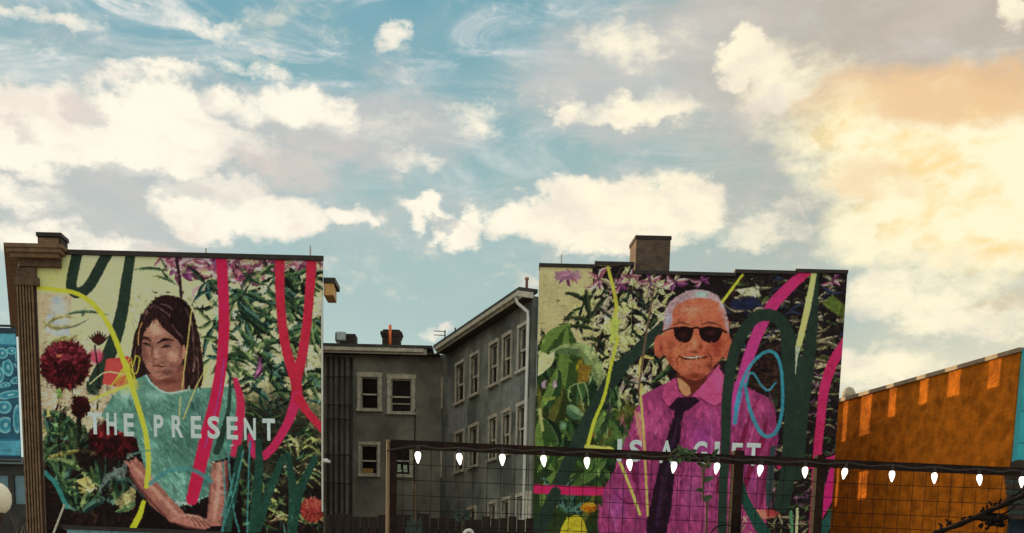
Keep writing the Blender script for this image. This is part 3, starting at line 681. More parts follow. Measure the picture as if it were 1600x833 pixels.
    for q, w in [(((1170, 650), (1158, 690), (1140, 720), (1120, 760)), [2, 8, 10, 4]), (((1198, 660), (1190, 690), (1172, 730), (1160, 780)), [3, 9, 9, 3]), (((1134, 735), (1126, 760), (1130, 785)), [4, 16, 5]), (((1188, 620), (1176, 640), (1168, 664)), [1, 5, 2]), (((990, 690), (992, 740), (1000, 780)), [2, 6, 3]), (((960, 770), (980, 786), (992, 786)), [1, 4, 1]), (((1204, 690), (1194, 760), (1186, 800)), [2, 6, 2])]: p.stroke(q, w, (118, 30, 62), .85)
    for _ in range(60):
        x, y = r.uniform(960, 1195), r.uniform(640, 830); l = r.uniform(10, 34); a = math.radians(r.uniform(70, 115)); p.stroke([(x, y), (x + math.cos(a) * l, y + math.sin(a) * l)], [.6, r.uniform(1.5, 4), .6], r.choice([(190, 92, 148), (140, 52, 112), (160, 80, 150), (182, 70, 120)]), .45)
    p.poly([(990, 640), (1002, 650), (1006, 690), (1000, 690)], (206, 130, 110), .8)
    p.dabs(1500, 935, 610, 1215, 840, .2, (3, 12), 1.5)
    for q, w, c in [(((1172, 650), (1160, 690), (1142, 722), (1122, 764)), [2, 8, 10, 4], (112, 28, 60)), (((1198, 656), (1190, 692), (1172, 734), (1160, 784)), [3, 10, 9, 3], (108, 28, 60)), (((1134, 735), (1126, 760), (1130, 785)), [4, 16, 5], (112, 26, 54)), (((1188, 618), (1176, 640), (1166, 668)), [1, 5, 2], (120, 36, 74)), (((990, 690), (994, 740), (1002, 790)), [2, 7, 3], (110, 40, 86)), (((958, 768), (980, 786), (996, 784)), [1, 4, 1], (104, 36, 80)), (((1204, 690), (1194, 760), (1186, 800)), [2, 7, 2], (110, 34, 70)),
                    (((1180, 660), (1168, 700), (1150, 740)), [1, 5, 1], (190, 92, 140)), (((1072, 660), (1066, 740), (1058, 830)), [2, 5, 3], (116, 40, 84)), (((1110, 640), (1112, 720), (1100, 830)), [1, 4, 2], (176, 92, 144)), (((1010, 640), (1004, 700), (1010, 760)), [1, 5, 1], (172, 78, 124)), (((948, 780), (960, 810), (964, 838)), [1, 5, 2], (170, 92, 150)), (((1090, 760), (1110, 790), (1140, 800)), [1, 4, 1], (112, 36, 74)), (((1140, 800), (1142, 820), (1138, 840)), [1, 5, 2], (120, 40, 90))]:
        p.stroke(q, w, c, .7, soft=2.0)
    # neck, collar, tie
    p.poly([(1056, 582), (1060, 610), (1070, 620), (1080, 618), (1100, 600), (1112, 578)], (92, 42, 34)); p.poly([(1058, 590), (1066, 594), (1078, 606), (1078, 616), (1070, 618), (1062, 608)], (206, 130, 96), smooth=True)
    p.poly([(1055, 590), (1038, 602), (1034, 622), (1044, 636), (1060, 620)], (176, 70, 118)); p.poly([(1122, 572), (1134, 592), (1128, 628), (1116, 634), (1092, 620), (1082, 620)], (196, 78, 128)); p.stroke([(1092, 621), (1116, 635), (1129, 628)], 1.4, (110, 30, 70)); p.stroke([(1034, 622), (1044, 637)], 1.4, (110, 30, 70))
    p.poly([(1043, 637), (1060, 621), (1086, 620), (1094, 626), (1077, 640), (1068, 644), (1063, 684), (1054, 740), (1049, 796), (1040, 842), (1010, 842), (1010, 815), (1029, 731), (1043, 681), (1054, 643)], (40, 22, 38))
    p.stroke([(1060, 650), (1050, 700), (1036, 760), (1026, 820)], [3, 6, 8, 6], (62, 40, 66), .6)
    # head
    fk = (184, 100, 76)
    for (x, y) in [(1031, 541), (1136, 543)]: p.blob(x, y, 10, 20, (176, 92, 72), 1, hard=.85); p.blob(x + (2 if x < 1080 else -2), y + 2, 5, 12, (120, 50, 42), .8)
    p.poly([(1047, 472), (1071, 456), (1095, 453), (1119, 461), (1134, 486), (1139, 512), (1136, 545), (1122, 566), (1105, 586), (1086, 594), (1067, 587), (1048, 570), (1038, 552), (1036, 517), (1040, 492)], fk, smooth=True)
    p.poly([(1037, 520), (1038, 494), (1047, 472), (1071, 456), (1095, 453), (1119, 461), (1134, 486), (1139, 520), (1132, 505), (1124, 474), (1100, 466), (1070, 470), (1052, 484), (1050, 505)], (172, 142, 152), smooth=True)
    p.blob(1096, 460, 16, 7, (150, 184, 178), .9, hard=.3); p.blob(1044, 498, 8, 20, (156, 160, 186), .8); p.blob(1128, 480, 8, 20, (206, 178, 188), .7)
    p.blob(1080, 484, 34, 14, (206, 132, 112), .75); p.blob(1062, 548, 14, 16, (206, 126, 88), .6); p.blob(1120, 540, 18, 34, (128, 50, 40), .85); p.blob(1104, 552, 10, 14, (150, 66, 52), .7); p.blob(1048, 540, 9, 24, (150, 72, 56), .6); p.blob(1128, 492, 10, 18, (150, 80, 70), .6); p.blob(1086, 588, 28, 10, (104, 42, 34), .85); p.blob(1048, 562, 10, 14, (130, 56, 44), .7); p.blob(1112, 572, 14, 12, (112, 46, 38), .8); p.blob(1084, 580, 12, 6, (178, 92, 72), .8)
    p.blob(1085, 536, 7, 16, (216, 136, 104), .8); p.blob(1076, 545, 6, 4, (216, 130, 98), .7); p.blob(1086, 550, 11, 3, (90, 36, 30), .9); p.blob(1095, 542, 5, 10, (132, 56, 44), .8)
    for q in [((1064, 552), (1058, 562), (1060, 576)), ((1104, 550), (1112, 560), (1110, 574))]: p.stroke(q, [1, 2.5, 1], (110, 44, 36), .8)
    p.stroke([(1060, 557), (1072, 560), (1086, 559), (1106, 558)], [1.5, 4.5, 4.5, 1.5], (70, 22, 22)); p.stroke([(1068, 558), (1082, 559), (1098, 557)], [1, 2.2, 1], (222, 190, 168)); p.stroke([(1068, 565), (1084, 568), (1100, 564)], [1, 4, 1], (196, 110, 92), .9)
    for q in [((1052, 508), (1064, 504), (1078, 508)), ((1096, 507), (1110, 504), (1128, 510))]: p.stroke(q, [2, 4, 2], (96, 52, 46), .8)
    for q in [((1052, 492), (1080, 488), (1110, 492)), ((1058, 482), (1084, 478), (1112, 482))]: p.stroke(q, 1.3, (150, 76, 64), .6)
    gl = (34, 18, 20)
    p.stroke([(1036, 518), (1050, 513), (1060, 512)], 2.4, gl); p.stroke([(1080, 514), (1088, 512), (1094, 514)], 3, gl); p.stroke([(1124, 513), (1134, 519)], 3.4, gl)
    p.poly([(1052, 514), (1066, 510), (1082, 513), (1082, 524), (1076, 534), (1064, 535), (1055, 527)], gl, smooth=True); p.poly([(1092, 513), (1108, 510), (1128, 514), (1126, 526), (1118, 535), (1104, 535), (1094, 526)], gl, smooth=True)
    p.blob(1068, 523, 10, 8, (70, 32, 30), .8); p.blob(1110, 520, 12, 6, (86, 44, 38), .7)
    p.dabs(420, 1036, 455, 1138, 505, .16, (1.5, 5)); p.dabs(420, 1036, 536, 1138, 590, .17, (1.5, 5)); p.dabs(160, 1010, 640, 1070, 840, .3, (3, 9), 1.7)
    # hand and trinkets at the foot
    p.poly([(1166, 800), (1180, 796), (1214, 798), (1222, 806), (1200, 812), (1172, 808)], (176, 110, 96)); p.poly([(1196, 796), (1218, 796), (1216, 806), (1198, 808)], (140, 44, 50), .8)
    for _ in range(40):
        x, y = r.uniform(1160, 1270), r.uniform(805, 838); p.stroke([(x, y), (x + r.uniform(-12, 12), y + r.uniform(-10, 10))], r.uniform(1, 2.4), r.choice([(150, 140, 100), (74, 80, 50), (196, 180, 140), (40, 44, 34)]), .8)
    # ribbons, right half
    PK = (188, 44, 98)
    p.stroke([(1266, 420), (1236, 446), (1208, 476), (1186, 516), (1166, 570), (1150, 630), (1146, 660)], [14, 17, 19, 18, 17, 15, 13], PK, col2=(176, 70, 150))
    p.stroke([(1322, 532), (1302, 566), (1288, 608), (1282, 660), (1276, 720), (1272, 780), (1266, 836)], [14, 16, 15, 14, 13, 9, 6], PK)
    p.stroke([(1320, 706), (1298, 722), (1220, 728)], [20, 16, 12], (200, 40, 100)); p.poly([(1300, 720), (1310, 718), (1302, 780), (1284, 812), (1280, 820), (1284, 780)], (206, 38, 110))
    p.poly([(1218, 500), (1240, 515), (1252, 560), (1266, 490), (1278, 500), (1272, 560), (1262, 640), (1252, 730), (1220, 740), (1226, 640)], RIB)
    p.stroke([(1276, 425), (1272, 480), (1264, 560), (1252, 650), (1246, 740)], [6, 14, 20, 22, 20], RIB)
    p.stroke([(1128, 842), (1130, 760), (1134, 690), (1136, 620), (1148, 548), (1176, 500), (1208, 494), (1230, 520), (1236, 590), (1236, 700), (1222, 790)], [14, 14, 15, 16, 18, 18, 20, 18, 20, 26, 24], RIB)
    p.stroke([(1150, 720), (1164, 780), (1186, 820), (1200, 842)], [6, 14, 18, 20], (36, 70, 62)); p.stroke([(1300, 800), (1290, 820), (1280, 842)], [6, 16, 20], (40, 78, 74)); p.stroke([(1208, 700), (1202, 760), (1200, 790)], [8, 12, 6], (54, 66, 70))
    p.stroke([(1273, 422), (1262, 480), (1248, 540)], [8, 10, 9], (206, 196, 124)); p.poly([(1243, 540), (1252, 540), (1246, 560), (1243, 590)], (176, 184, 160)); p.stroke([(1160, 430), (1142, 454), (1128, 472)], 4, (216, 190, 64))
    BL = (58, 140, 164)
    p.stroke([(1148, 660), (1156, 610), (1172, 572), (1196, 550), (1214, 556), (1222, 590), (1222, 640), (1214, 672), (1200, 682), (1186, 672), (1172, 640), (1164, 600)], [7, 6, 5, 5, 5, 5, 5, 6, 6, 6, 6, 5], BL, .92); p.stroke([(1166, 606), (1170, 586), (1178, 584), (1188, 600), (1200, 610), (1212, 598)], 2.8, BL, .9); p.stroke([(1150, 640), (1156, 616)], 8, (72, 140, 176), .8)
    # yellow verticals, left half
    p.stroke([(950, 418), (958, 450), (963, 480), (958, 530)], [5, 5, 6, 4], (186, 178, 70)); p.poly([(956, 492), (970, 500), (962, 530), (952, 540)], (176, 186, 92)); p.stroke([(965, 528), (954, 575), (944, 620), (928, 660), (918, 698)], [4, 5, 5, 6], (188, 196, 64)); p.stroke([(916, 698), (940, 700), (960, 706), (984, 760), (1000, 804)], [6, 5, 5, 4, 4], (206, 180, 92))
    p.stroke([(1020, 560), (1002, 561), (1000, 600), (1006, 680), (1010, 760), (1012, 806)], 3.6, (206, 166, 96)); p.stroke([(1022, 450), (1010, 520), (998, 610)], 3.2, (104, 84, 70))
    p.stroke([(1236, 800), (1238, 842)], 5, (84, 130, 96)); p.stroke([(1246, 796), (1244, 842)], 4, (214, 196, 150))
    p.dabs(260, 1130, 420, 1322, 840, .14, (2, 6), 1.5)
    p.wobble(.4); p.tone(.98, 1.08)
    return p

# ------------------------------------------------------------------ the place: planes and directions
YP = 46.0
FRONT = Frame((0, YP, 0), (1, 0, 0), (0, -1, 0))
d1 = ray(20, 990); d1.z = 0; d1.normalize()              # the side walls run back along this line
LEFTN = Vector((-d1.y, d1.x, 0))                          # outward normal of walls that look left
k1 = d1.x / d1.y


def shift(u, dy): return (u + k1 * dy, YP + dy)            # plan point: u on the front plane, carried back by dy


M_soffit = mat('dark_brown_wood', (.055, .036, .026), .75, .3, 4, .2, 20)
M_trim = mat('tan_brown_trim', (.20, .115, .062), .7, .3, 5, .2, 25)
M_trimdk = mat('brown_trim', (.11, .065, .04), .7, .35, 5, .2, 25)
M_coping = mat('dark_coping', (.035, .026, .024), .6, .3, 3)
M_grey = mat('grey_green_stucco', (.175, .16, .13), .9, .28, .9, .5, 22, col2=(.26, .24, .195))
M_greyblue = mat('grey_blue_stucco', (.15, .158, .14), .9, .3, .55, .5, 22, col2=(.26, .265, .23), lo=.4, hi=.6)
M_white = mat('worn_white_paint', (.55, .50, .42), .6, .2, 6)
M_whitec = mat('white_paint', (.74, .72, .68), .5, .1, 6)
M_casing = mat('weathered_casing', (.48, .42, .33), .7, .3, 5, .2, 30)
M_glass = mat('dark_window_glass', (.014, .011, .009), .2, .3, 2, spec=.05)
M_glasssky = mat('old_window_glass', (.03, .032, .03), .05, .3, 2, spec=.7)
M_pipe = mat('dark_pipe', (.035, .026, .024), .6, .3, 6)
M_roof = mat('dark_roofing', (.06, .055, .05), .9, .3, 2, .3, 20)
M_brickpl = mat('plain_brick_side', (.22, .13, .09), .9, .25, 2, .4, 15)
M_iron = mat('rusty_iron', (.024, .012, .009), .75, .45, 14, .3, 60, spec=.1)
M_wire = mat('rusted_wire', (.012, .008, .007), .8, .3, 20, spec=.1)
M_teal = mat('teal_paint', (.04, .44, .52), .55, .1, 2, .08, 12)
M_navy = mat('navy_paint', (.02, .045, .07), .6, .3, 2)


def brick_mat(name, c1, c2, mortar, bw=.22, bh=.075, rot=(0, 0, 0)):
    m = bpy.data.materials.new(name); m.use_nodes = True; nt = m.node_tree; b = nt.nodes['Principled BSDF']; b.inputs['Roughness'].default_value = .9
    t = nt.nodes.new('ShaderNodeTexCoord'); s_ = nt.nodes.new('ShaderNodeSeparateXYZ'); nt.links.new(t.outputs['Object'], s_.inputs[0])
    ad = nt.nodes.new('ShaderNodeMath'); ad.operation = 'ADD'; nt.links.new(s_.outputs[0], ad.inputs[0]); nt.links.new(s_.outputs[1], ad.inputs[1])
    cb = nt.nodes.new('ShaderNodeCombineXYZ'); nt.links.new(ad.outputs[0], cb.inputs[0]); nt.links.new(s_.outputs[2], cb.inputs[1])
    br = nt.nodes.new('ShaderNodeTexBrick'); br.inputs['Scale'].default_value = 1; br.inputs['Brick Width'].default_value = bw; br.inputs['Row Height'].default_value = bh; br.inputs['Mortar Size'].default_value = .012
    br.inputs['Color1'].default_value = (*c1, 1); br.inputs['Color2'].default_value = (*c2, 1); br.inputs['Mortar'].default_value = (*mortar, 1); br.inputs['Bias'].default_value = -.2
    nt.links.new(cb.outputs[0], br.inputs['Vector'])
    n = nt.nodes.new('ShaderNodeTexNoise'); n.inputs['Scale'].default_value = 2.5; n.inputs['Detail'].default_value = 6; nt.links.new(t.outputs['Object'], n.inputs['Vector'])
    mr = nt.nodes.new('ShaderNodeMapRange'); mr.inputs[1].default_value = .3; mr.inputs[2].default_value = .7; mr.inputs[3].default_value = .55; mr.inputs[4].default_value = 1.35; nt.links.new(n.outputs['Fac'], mr.inputs[0])
    mx = nt.nodes.new('ShaderNodeVectorMath'); mx.operation = 'SCALE'; nt.links.new(br.outputs['Color'], mx.inputs[0]); nt.links.new(mr.outputs[0], mx.inputs['Scale'])
    nt.links.new(mx.outputs[0], b.inputs['Base Color'])
    bp = nt.nodes.new('ShaderNodeBump'); bp.inputs['Strength'].default_value = .6; bp.inputs['Distance'].default_value = .02; bp.invert = True
    nt.links.new(br.outputs['Fac'], bp.inputs['Height']); nt.links.new(bp.outputs[0], b.inputs['Normal'])
    return m


M_chim = brick_mat('chimney_brick', (.12, .07, .05), (.19, .11, .07), (.10, .085, .07))
M_chimdk = brick_mat('dark_chimney_brick', (.04, .025, .022), (.06, .035, .028), (.03, .025, .02))


def orange_mat():
    m = brick_mat('orange_painted_brick', (.62, .17, .010), (.56, .15, .009), (.52, .138, .008), .24, .08)
    nt = m.node_tree; b = nt.nodes['Principled BSDF']; b.inputs['Specular IOR Level'].default_value = .1
    t = nt.nodes.new('ShaderNodeTexCoord'); n = nt.nodes.new('ShaderNodeTexNoise'); n.inputs['Scale'].default_value = 5; n.inputs['Detail'].default_value = 8; n.inputs['Roughness'].default_value = .7
    nt.links.new(t.outputs['Object'], n.inputs['Vector'])
    old = b.inputs['Normal'].links[0].from_node
    bp = nt.nodes.new('ShaderNodeBump'); bp.inputs['Strength'].default_value = .9; bp.inputs['Distance'].default_value = .09
    nt.links.new(n.outputs['Fac'], bp.inputs['Height']); nt.links.new(old.outputs[0], bp.inputs['Normal']); nt.links.new(bp.outputs[0], b.inputs['Normal'])
    return m


M_orange = orange_mat()


def mural_mat():
    m = bpy.data.materials.new('mural_paint'); m.use_nodes = True; nt = m.node_tree; b = nt.nodes['Principled BSDF']
    b.inputs['Roughness'].default_value = .85; b.inputs['Specular IOR Level'].default_value = .15
    a = nt.nodes.new('ShaderNodeAttribute'); a.attribute_name = 'paint'; nt.links.new(a.outputs['Color'], b.inputs['Base Color'])
    t = nt.nodes.new('ShaderNodeTexCoord'); s_ = nt.nodes.new('ShaderNodeSeparateXYZ'); nt.links.new(t.outputs['Object'], s_.inputs[0])
    cb = nt.nodes.new('ShaderNodeCombineXYZ'); nt.links.new(s_.outputs[0], cb.inputs[0]); nt.links.new(s_.outputs[2], cb.inputs[1])
    br = nt.nodes.new('ShaderNodeTexBrick'); br.inputs['Scale'].default_value = 1; br.inputs['Brick Width'].default_value = .24; br.inputs['Row Height'].default_value = .085; br.inputs['Mortar Size'].default_value = .014
    nt.links.new(cb.outputs[0], br.inputs['Vector'])
    n = nt.nodes.new('ShaderNodeTexNoise'); n.inputs['Scale'].default_value = 6; n.inputs['Detail'].default_value = 6; nt.links.new(t.outputs['Object'], n.inputs['Vector'])
    b1 = nt.nodes.new('ShaderNodeBump'); b1.inputs['Strength'].default_value = .35; b1.inputs['Distance'].default_value = .02; b1.invert = True; nt.links.new(br.outputs['Fac'], b1.inputs['Height'])
    b2 = nt.nodes.new('ShaderNodeBump'); b2.inputs['Strength'].default_value = .4; b2.inputs['Distance'].default_value = .04; nt.links.new(n.outputs['Fac'], b2.inputs['Height']); nt.links.new(b1.outputs[0], b2.inputs['Normal'])
    nt.links.new(b2.outputs[0], b.inputs['Normal'])
    return m


M_mural = mural_mat()
GAIN = 1.55


def mural_sheet(paint, u0, u1, z0, ztop, parent, off=.004, step=.0225):
    """fine sheet of paint on the wall; ztop(u) follows the wall top"""
    paint.finish(GAIN)
    nu = int((u1 - u0) / step); nz = int((ztop((u0 + u1) / 2) - z0) / step)
    us = np.linspace(u0, u1, nu); tz = np.linspace(0, 1, nz)
    zt = np.array([ztop(u) for u in us])
    U = np.repeat(us[None], nz, 0); Z = z0 + (zt - z0)[None] * tz[:, None]
    P = np.stack([U, np.full(U.shape, YP - off), Z], -1).reshape(-1, 3)
    Rt = np.array(ROT.transposed()); q = (P - np.array(CAM)) @ Rt.T
    X = CX + FPX * q[:, 0] / -q[:, 2]; Yp = CY - FPX * q[:, 1] / -q[:, 2]
    col = paint.sample(X, Yp)
    me = bpy.data.meshes.new('mural')
    idx = np.arange(nu * nz).reshape(nz, nu)
    quads = np.stack([idx[:-1, :-1], idx[:-1, 1:], idx[1:, 1:], idx[1:, :-1]], -1).reshape(-1, 4)
    me.vertices.add(len(P)); me.vertices.foreach_set('co', P.astype(np.float32).ravel())
    me.loops.add(quads.size); me.loops.foreach_set('vertex_index', quads.astype(np.int32).ravel())
    me.polygons.add(len(quads)); me.polygons.foreach_set('loop_start', np.arange(0, quads.size, 4, dtype=np.int32))
    me.update(calc_edges=True)
    at_ = me.attributes.new('paint', 'FLOAT_COLOR', 'POINT')
    at_.data.foreach_set('color', np.concatenate([col, np.ones((len(col), 1))], 1).astype(np.float32).ravel())
    me.materials.append(M_mural)
    o = bpy.data.objects.new('mural', me); COL.objects.link(o); o.parent = parent; o.matrix_parent_inverse = Matrix.Translation(-parent_loc(parent))
    return o


M_letter = mat('pale_blue_white_letter', (.70, .86, .92), .7, .12, 4, stretch=(1, 1, 3), col2=(.88, .94, .95))


def letter(ch, x0, x1, ytop, ybot, parent):
    cu = bpy.data.curves.new('letter', 'FONT'); cu.body = ch; cu.size = 1; cu.offset = .03; cu.resolution_u = 4
    t = bpy.data.objects.new('letter', cu); COL.objects.link(t)
    bpy.context.view_layer.update()
    me = bpy.data.meshes.new_from_object(t.evaluated_get(bpy.context.evaluated_depsgraph_get()))
    bpy.data.objects.remove(t); me.name = 'letter'
    V = np.array([v.co[:] for v in me.vertices]); mn, mx_ = V.min(0), V.max(0)
    ua, zt = FRONT.uz(x0, ytop); ub, zb = FRONT.uz(x1, ybot)
    for v in me.vertices:
        fx = (v.co.x - mn[0]) / (mx_[0] - mn[0]); fy = (v.co.y - mn[1]) / (mx_[1] - mn[1])
        v.co = (ua + (ub - ua) * fx, YP - .009, zb + (zt - zb) * fy)
    me.materials.clear(); me.materials.append(M_letter)
    bm = bmesh.new(); bm.from_mesh(me); bmesh.ops.triangulate(bm, faces=bm.faces); bm.to_mesh(me); bm.free()
    o = bpy.data.objects.new('letter', me); COL.objects.link(o); o.parent = parent; o.matrix_parent_inverse = Matrix.Translation(-parent_loc(parent))


def sash_window(F, parent, u0, u1, z0, z1, casing=.11, rail=.5, glass=None, extra=(), M_c=None, cut=None):
    """opening u0..u1, z0..z1 already cut in the wall; casing stands proud, sashes set back"""
    M_c = M_c or M_casing; c = casing
    m = MB()
    m.box(F, u0 - c, u0, -.14, .045, z0, z1); m.box(F, u1, u1 + c, -.14, .045, z0, z1); m.box(F, u0 - c * 1.15, u1 + c * 1.15, -.14, .06, z1, z1 + c * 1.2)
    w = m.build('window', M_c, parent)
    MB().box(F, u0 - c * 1.2, u1 + c * 1.2, -.14, .11, z0 - .09, z0).build('sill', M_c, w)
    zr = z0 + (z1 - z0) * rail; s_ = .05
    a = MB(); a.box(F, u0, u0 + s_, -.13, -.05, zr, z1).box(F, u1 - s_, u1, -.13, -.05, zr, z1).box(F, u0 + s_, u1 - s_, -.13, -.05, z1 - s_, z1).box(F, u0 + s_, u1 - s_, -.13, -.045, zr - .03, zr + .03)
    a.build('upper_sash', M_c, w)
    b = MB(); b.box(F, u0, u0 + s_, -.16, -.09, z0, zr - .03).box(F, u1 - s_, u1, -.16, -.09, z0, zr - .03).box(F, u0 + s_, u1 - s_, -.16, -.09, z0, z0 + s_ * 1.3)
    for e in extra: b.box(F, u0 + s_, u1 - s_, -.155, -.085, z0 + (z1 - z0) * e - .02, z0 + (z1 - z0) * e + .02)
    b.build('lower_sash', M_c, w)
    MB().box(F, u0 + s_, u1 - s_, -.112, -.102, zr + .03, z1 - s_).build('pane', glass or M_glass, w)
    MB().box(F, u0 + s_, u1 - s_, -.142, -.132, z0 + s_ * 1.3, zr - .03).build('pane', M_glass, w)
    return w


# ------------------------------------------------------------------ ground
g = MB(); g.poly([(-2500, -2500, 0), (2500, -2500, 0), (2500, 2500, 0), (-2500, 2500, 0)])
tag(g.build('ground', mat('pale_bounce_lot', (.27, .25, .225), .9, .25, .6, .3, 8)), kind='structure')  # unseen lot, colour kept pale to bounce light onto the walls

# ------------------------------------------------------------------ left mural building
uL0, uL1 = -16.55, -6.86
zL = 14.36
DL = 11.0
Lb = empty('mural_building', ((uL0 + uL1) / 2, YP, 0), 'tall corniced building with a mural of a seated woman in a teal shirt', 'building', None)
MB().prism([(uL0, YP), (uL1, YP), shift(uL1, DL), shift(uL0, DL)], 0, zL - .12).build('wall', M_brickpl, Lb)
mural_sheet(paint_left(), uL0 + .03, uL1 - .01, FRONT.uz(70, 852)[1], lambda u: zL - .125, Lb)
for ch, a, b, yt, yb in [('T', 137, 160, 644, 679), ('H', 166, 183, 645, 680), ('E', 193, 210, 646, 682), ('P', 240, 256, 648, 683), ('R', 268, 287, 649, 684), ('E', 298, 315, 650, 685), ('S', 324, 344, 650, 686), ('E', 354, 372, 651, 687), ('N', 381, 400, 653, 688), ('T', 410, 430, 654, 689)]:
    letter(ch, a, b, yt, yb, Lb)
MB().prism([(uL0 + .95, YP - .07), (uL1 + .03, YP - .07), shift(uL1 + .03, DL), shift(uL0 + .95, DL)], zL - .118, zL + .03).build('coping', M_coping, Lb)
# eaves cornice round the left corner: soffit, stepped mouldings, return on the front
uc = FRONT.uz(16, 400)[0]
c = MB()
for (o, za, zb) in [(0.0, -.06, .06), (.05, -.19, -.063), (.14, -.33, -.193)]:
    fr = YP - .55 + o
    a0 = uc + o; a1 = FRONT.uz(106 - o * 60, 400)[0]
    c.prism([(a0, fr), (a1, fr), (a1, YP - .012), (uL0 + .02, YP - .012), shift(uL0 - .0, DL + .3), (shift(a0, DL + .3)[0], YP + DL + .3)], zL + za, zL + zb)
c.build('cornice', M_trim, Lb)
MB().prism([(uc + .34, YP - .2), (uL0 + .9, YP - .2), (uL0 + .9, YP - .014), (uL0 + .0, YP - .014), shift(uL0, DL), shift(uc + .34, DL)], zL - .56, zL - .335).build('frieze', M_trimdk, Lb)
for i in range(7):
    y0 = .5 + i * 1.5
    P = [shift(uc + .36, y0), shift(uL0 - .01, y0), shift(uL0 - .01, y0 + .3), shift(uc + .36, y0 + .3)]
    MB().prism(P, zL - .95, zL - .565).build('bracket', M_trimdk, Lb)
# fluted corner pilaster
up0 = FRONT.uz(34.5, 640)[0]; up1 = FRONT.uz(62, 640)[0]
MB().prism([(up0 + .03, YP - .05), (up1 - .03, YP - .05), (up1 - .03, YP - .006), (uL0 - .002, YP - .006), shift(uL0 - .002, .7), shift(up0 + .03, .7)], 0, zL - 1.1).build('pilaster', M_soffit, Lb)
nf = 6
for i in range(nf):
    w_ = (up1 - up0) / nf; a = up0 + w_ * i
    MB().box(FRONT, a + .026, a + w_ - .026, .052, .125, 0, zL - 1.15).build('flute', M_trim, Lb)
MB().box(FRONT, up0 - .05, up1 + .18, -.003, .16, zL - 1.145, zL - .9).box(FRONT, up0 + .02, up1 + .1, -.003, .13, zL - .897, zL - .57).build('capital', M_trimdk, Lb)
# side bay and sills on the receding face
SIDE = Frame((uL0, YP, 0), -d1, LEFTN)
for z in (3.2, 6.6, 10.0):
    MB().box(SIDE, -9.6, -.9, .01, .34, z, z + .18).build('string_course', M_trimdk, Lb)
# rooftop chimney stub and rods
xa, xb = FRONT.uz(54, 380)[0], FRONT.uz(90, 380)[0]; zt = FRONT.uz(70, 360)[1]
ch = MB(); ch.box(FRONT, xa, xb, -1.0, -.3, zL + .065, zt - .1); co = ch.build('chimney', M_chimdk, Lb)
MB().box(FRONT, xa - .04, xb + .04, -1.04, -.26, zt - .1, zt + .02).build('cap', M_coping, co)
MB().box(FRONT, xa + .04, xb - .06, -.295, -.27, zt - .42, zt - .16).build('panel', M_trim, co)
for x, yt in ((322, 388), (485, 384)):
    b0 = at(x, 398, YP + .5); t0 = at(x, yt, YP + .5)
    MB().tube([(b0.x, YP + .5, zL - .1), (b0.x, YP + .5, t0.z)], .028, 6).build('vent_pipe', M_white, Lb)
# right-hand eave stub, corner conduit
ua = uL1
e = MB(); e.box(FRONT, ua + .002, ua + .40, -1.2, -.05, FRONT.uz(512, 441)[1], FRONT.uz(512, 433)[1]); e.build('eave_end', M_coping, Lb)
e = MB(); e.prism([(ua + .004, YP + .1), (ua + .34, YP + .1), (ua + .30, YP + 1.1), (ua + .004, YP + 1.1)], FRONT.uz(512, 460)[1], FRONT.uz(512, 441.5)[1]); e.build('eave_bracket', mat('sunlit_ochre', (.62, .33, .12), .6, .25, 4), Lb)  # orange sunlight on the bracket is put into its colour
MB().tube([(ua - .03, YP - .06, FRONT.uz(506, 800)[1]), (ua - .03, YP - .06, FRONT.uz(504, 470)[1])], .032, 8).build('conduit', M_whitec, Lb)
# security camera
sc = empty('security_camera', (ua, YP - .1, FRONT.uz(507, 719)[1]), 'small white security camera bracketed to the corner of the woman mural wall', 'camera')
z0 = FRONT.uz(507, 719)[1]
MB().box(FRONT, ua + .003, ua + .16, .02, .06, z0, z0 + .045).build('bracket', M_whitec, sc)
MB().tube([(ua + .06, YP - .2, z0 - .05), (ua + .26, YP - .34, z0 - .09)], .05, 10).build('housing', M_whitec, sc)

# ------------------------------------------------------------------ right mural building
uR0, uR1 = .41, 10.75
zR = 14.1
DR = 12.0
Rb = empty('mural_building', ((uR0 + uR1) / 2, YP, 0), 'tall building with a mural of an old man in dark glasses and pink shirt', 'building')
steps = [(uR0, FRONT.uz(843, 417)[1]), (FRONT.uz(930, 417)[0], FRONT.uz(950, 416)[1] + .03), (FRONT.uz(990, 420)[0], FRONT.uz(1060, 430)[1]), (FRONT.uz(1149, 428)[0], FRONT.uz(1160, 427)[1]), (FRONT.uz(1244, 425)[0], FRONT.uz(1250, 426)[1]), (uR1, 0)]


def ztopR(u):
    for (a, z), (b, _) in zip(steps, steps[1:]):
        if u <= b: return z
    return steps[-2][1]


Wm = MB()
for (a, z), (b, _) in zip(steps, steps[1:]): Wm.box(FRONT, a, b, -.4, 0, 0, z)
Wm.build('parapet_wall', M_brickpl, Rb)
for (a, z), (b, _) in zip(steps, steps[1:]):
    MB().box(FRONT, a - .02, b + .015, -.43, .05, z, z + .11).build('coping', M_coping, Rb)
mural_sheet(paint_right(), uR0 + .005, uR1 - .005, FRONT.uz(1000, 850)[1], lambda u: ztopR(u) - .004, Rb)
for ch_, a, b, yt, yb in [('I', 965, 971, 686, 721), ('S', 984, 1003, 687, 722), ('A', 1031, 1052, 688, 724), ('G', 1084, 1104, 689, 725), ('I', 1117, 1123, 690, 726), ('F', 1144, 1159, 692, 727), ('T', 1167, 1187, 692, 728)]:
    letter(ch_, a, b, yt, yb, Rb)
# body behind the wall, kept low so sun crosses it to the orange wall
zbody = 10.2
MB().prism([(uR0 + .01, YP + .41), (uR1 - .01, YP + .41), shift(uR1 - .01, 5.6), shift(uR0 + .01, 5.6)], 0, zbody).build('wall', M_brickpl, Rb)
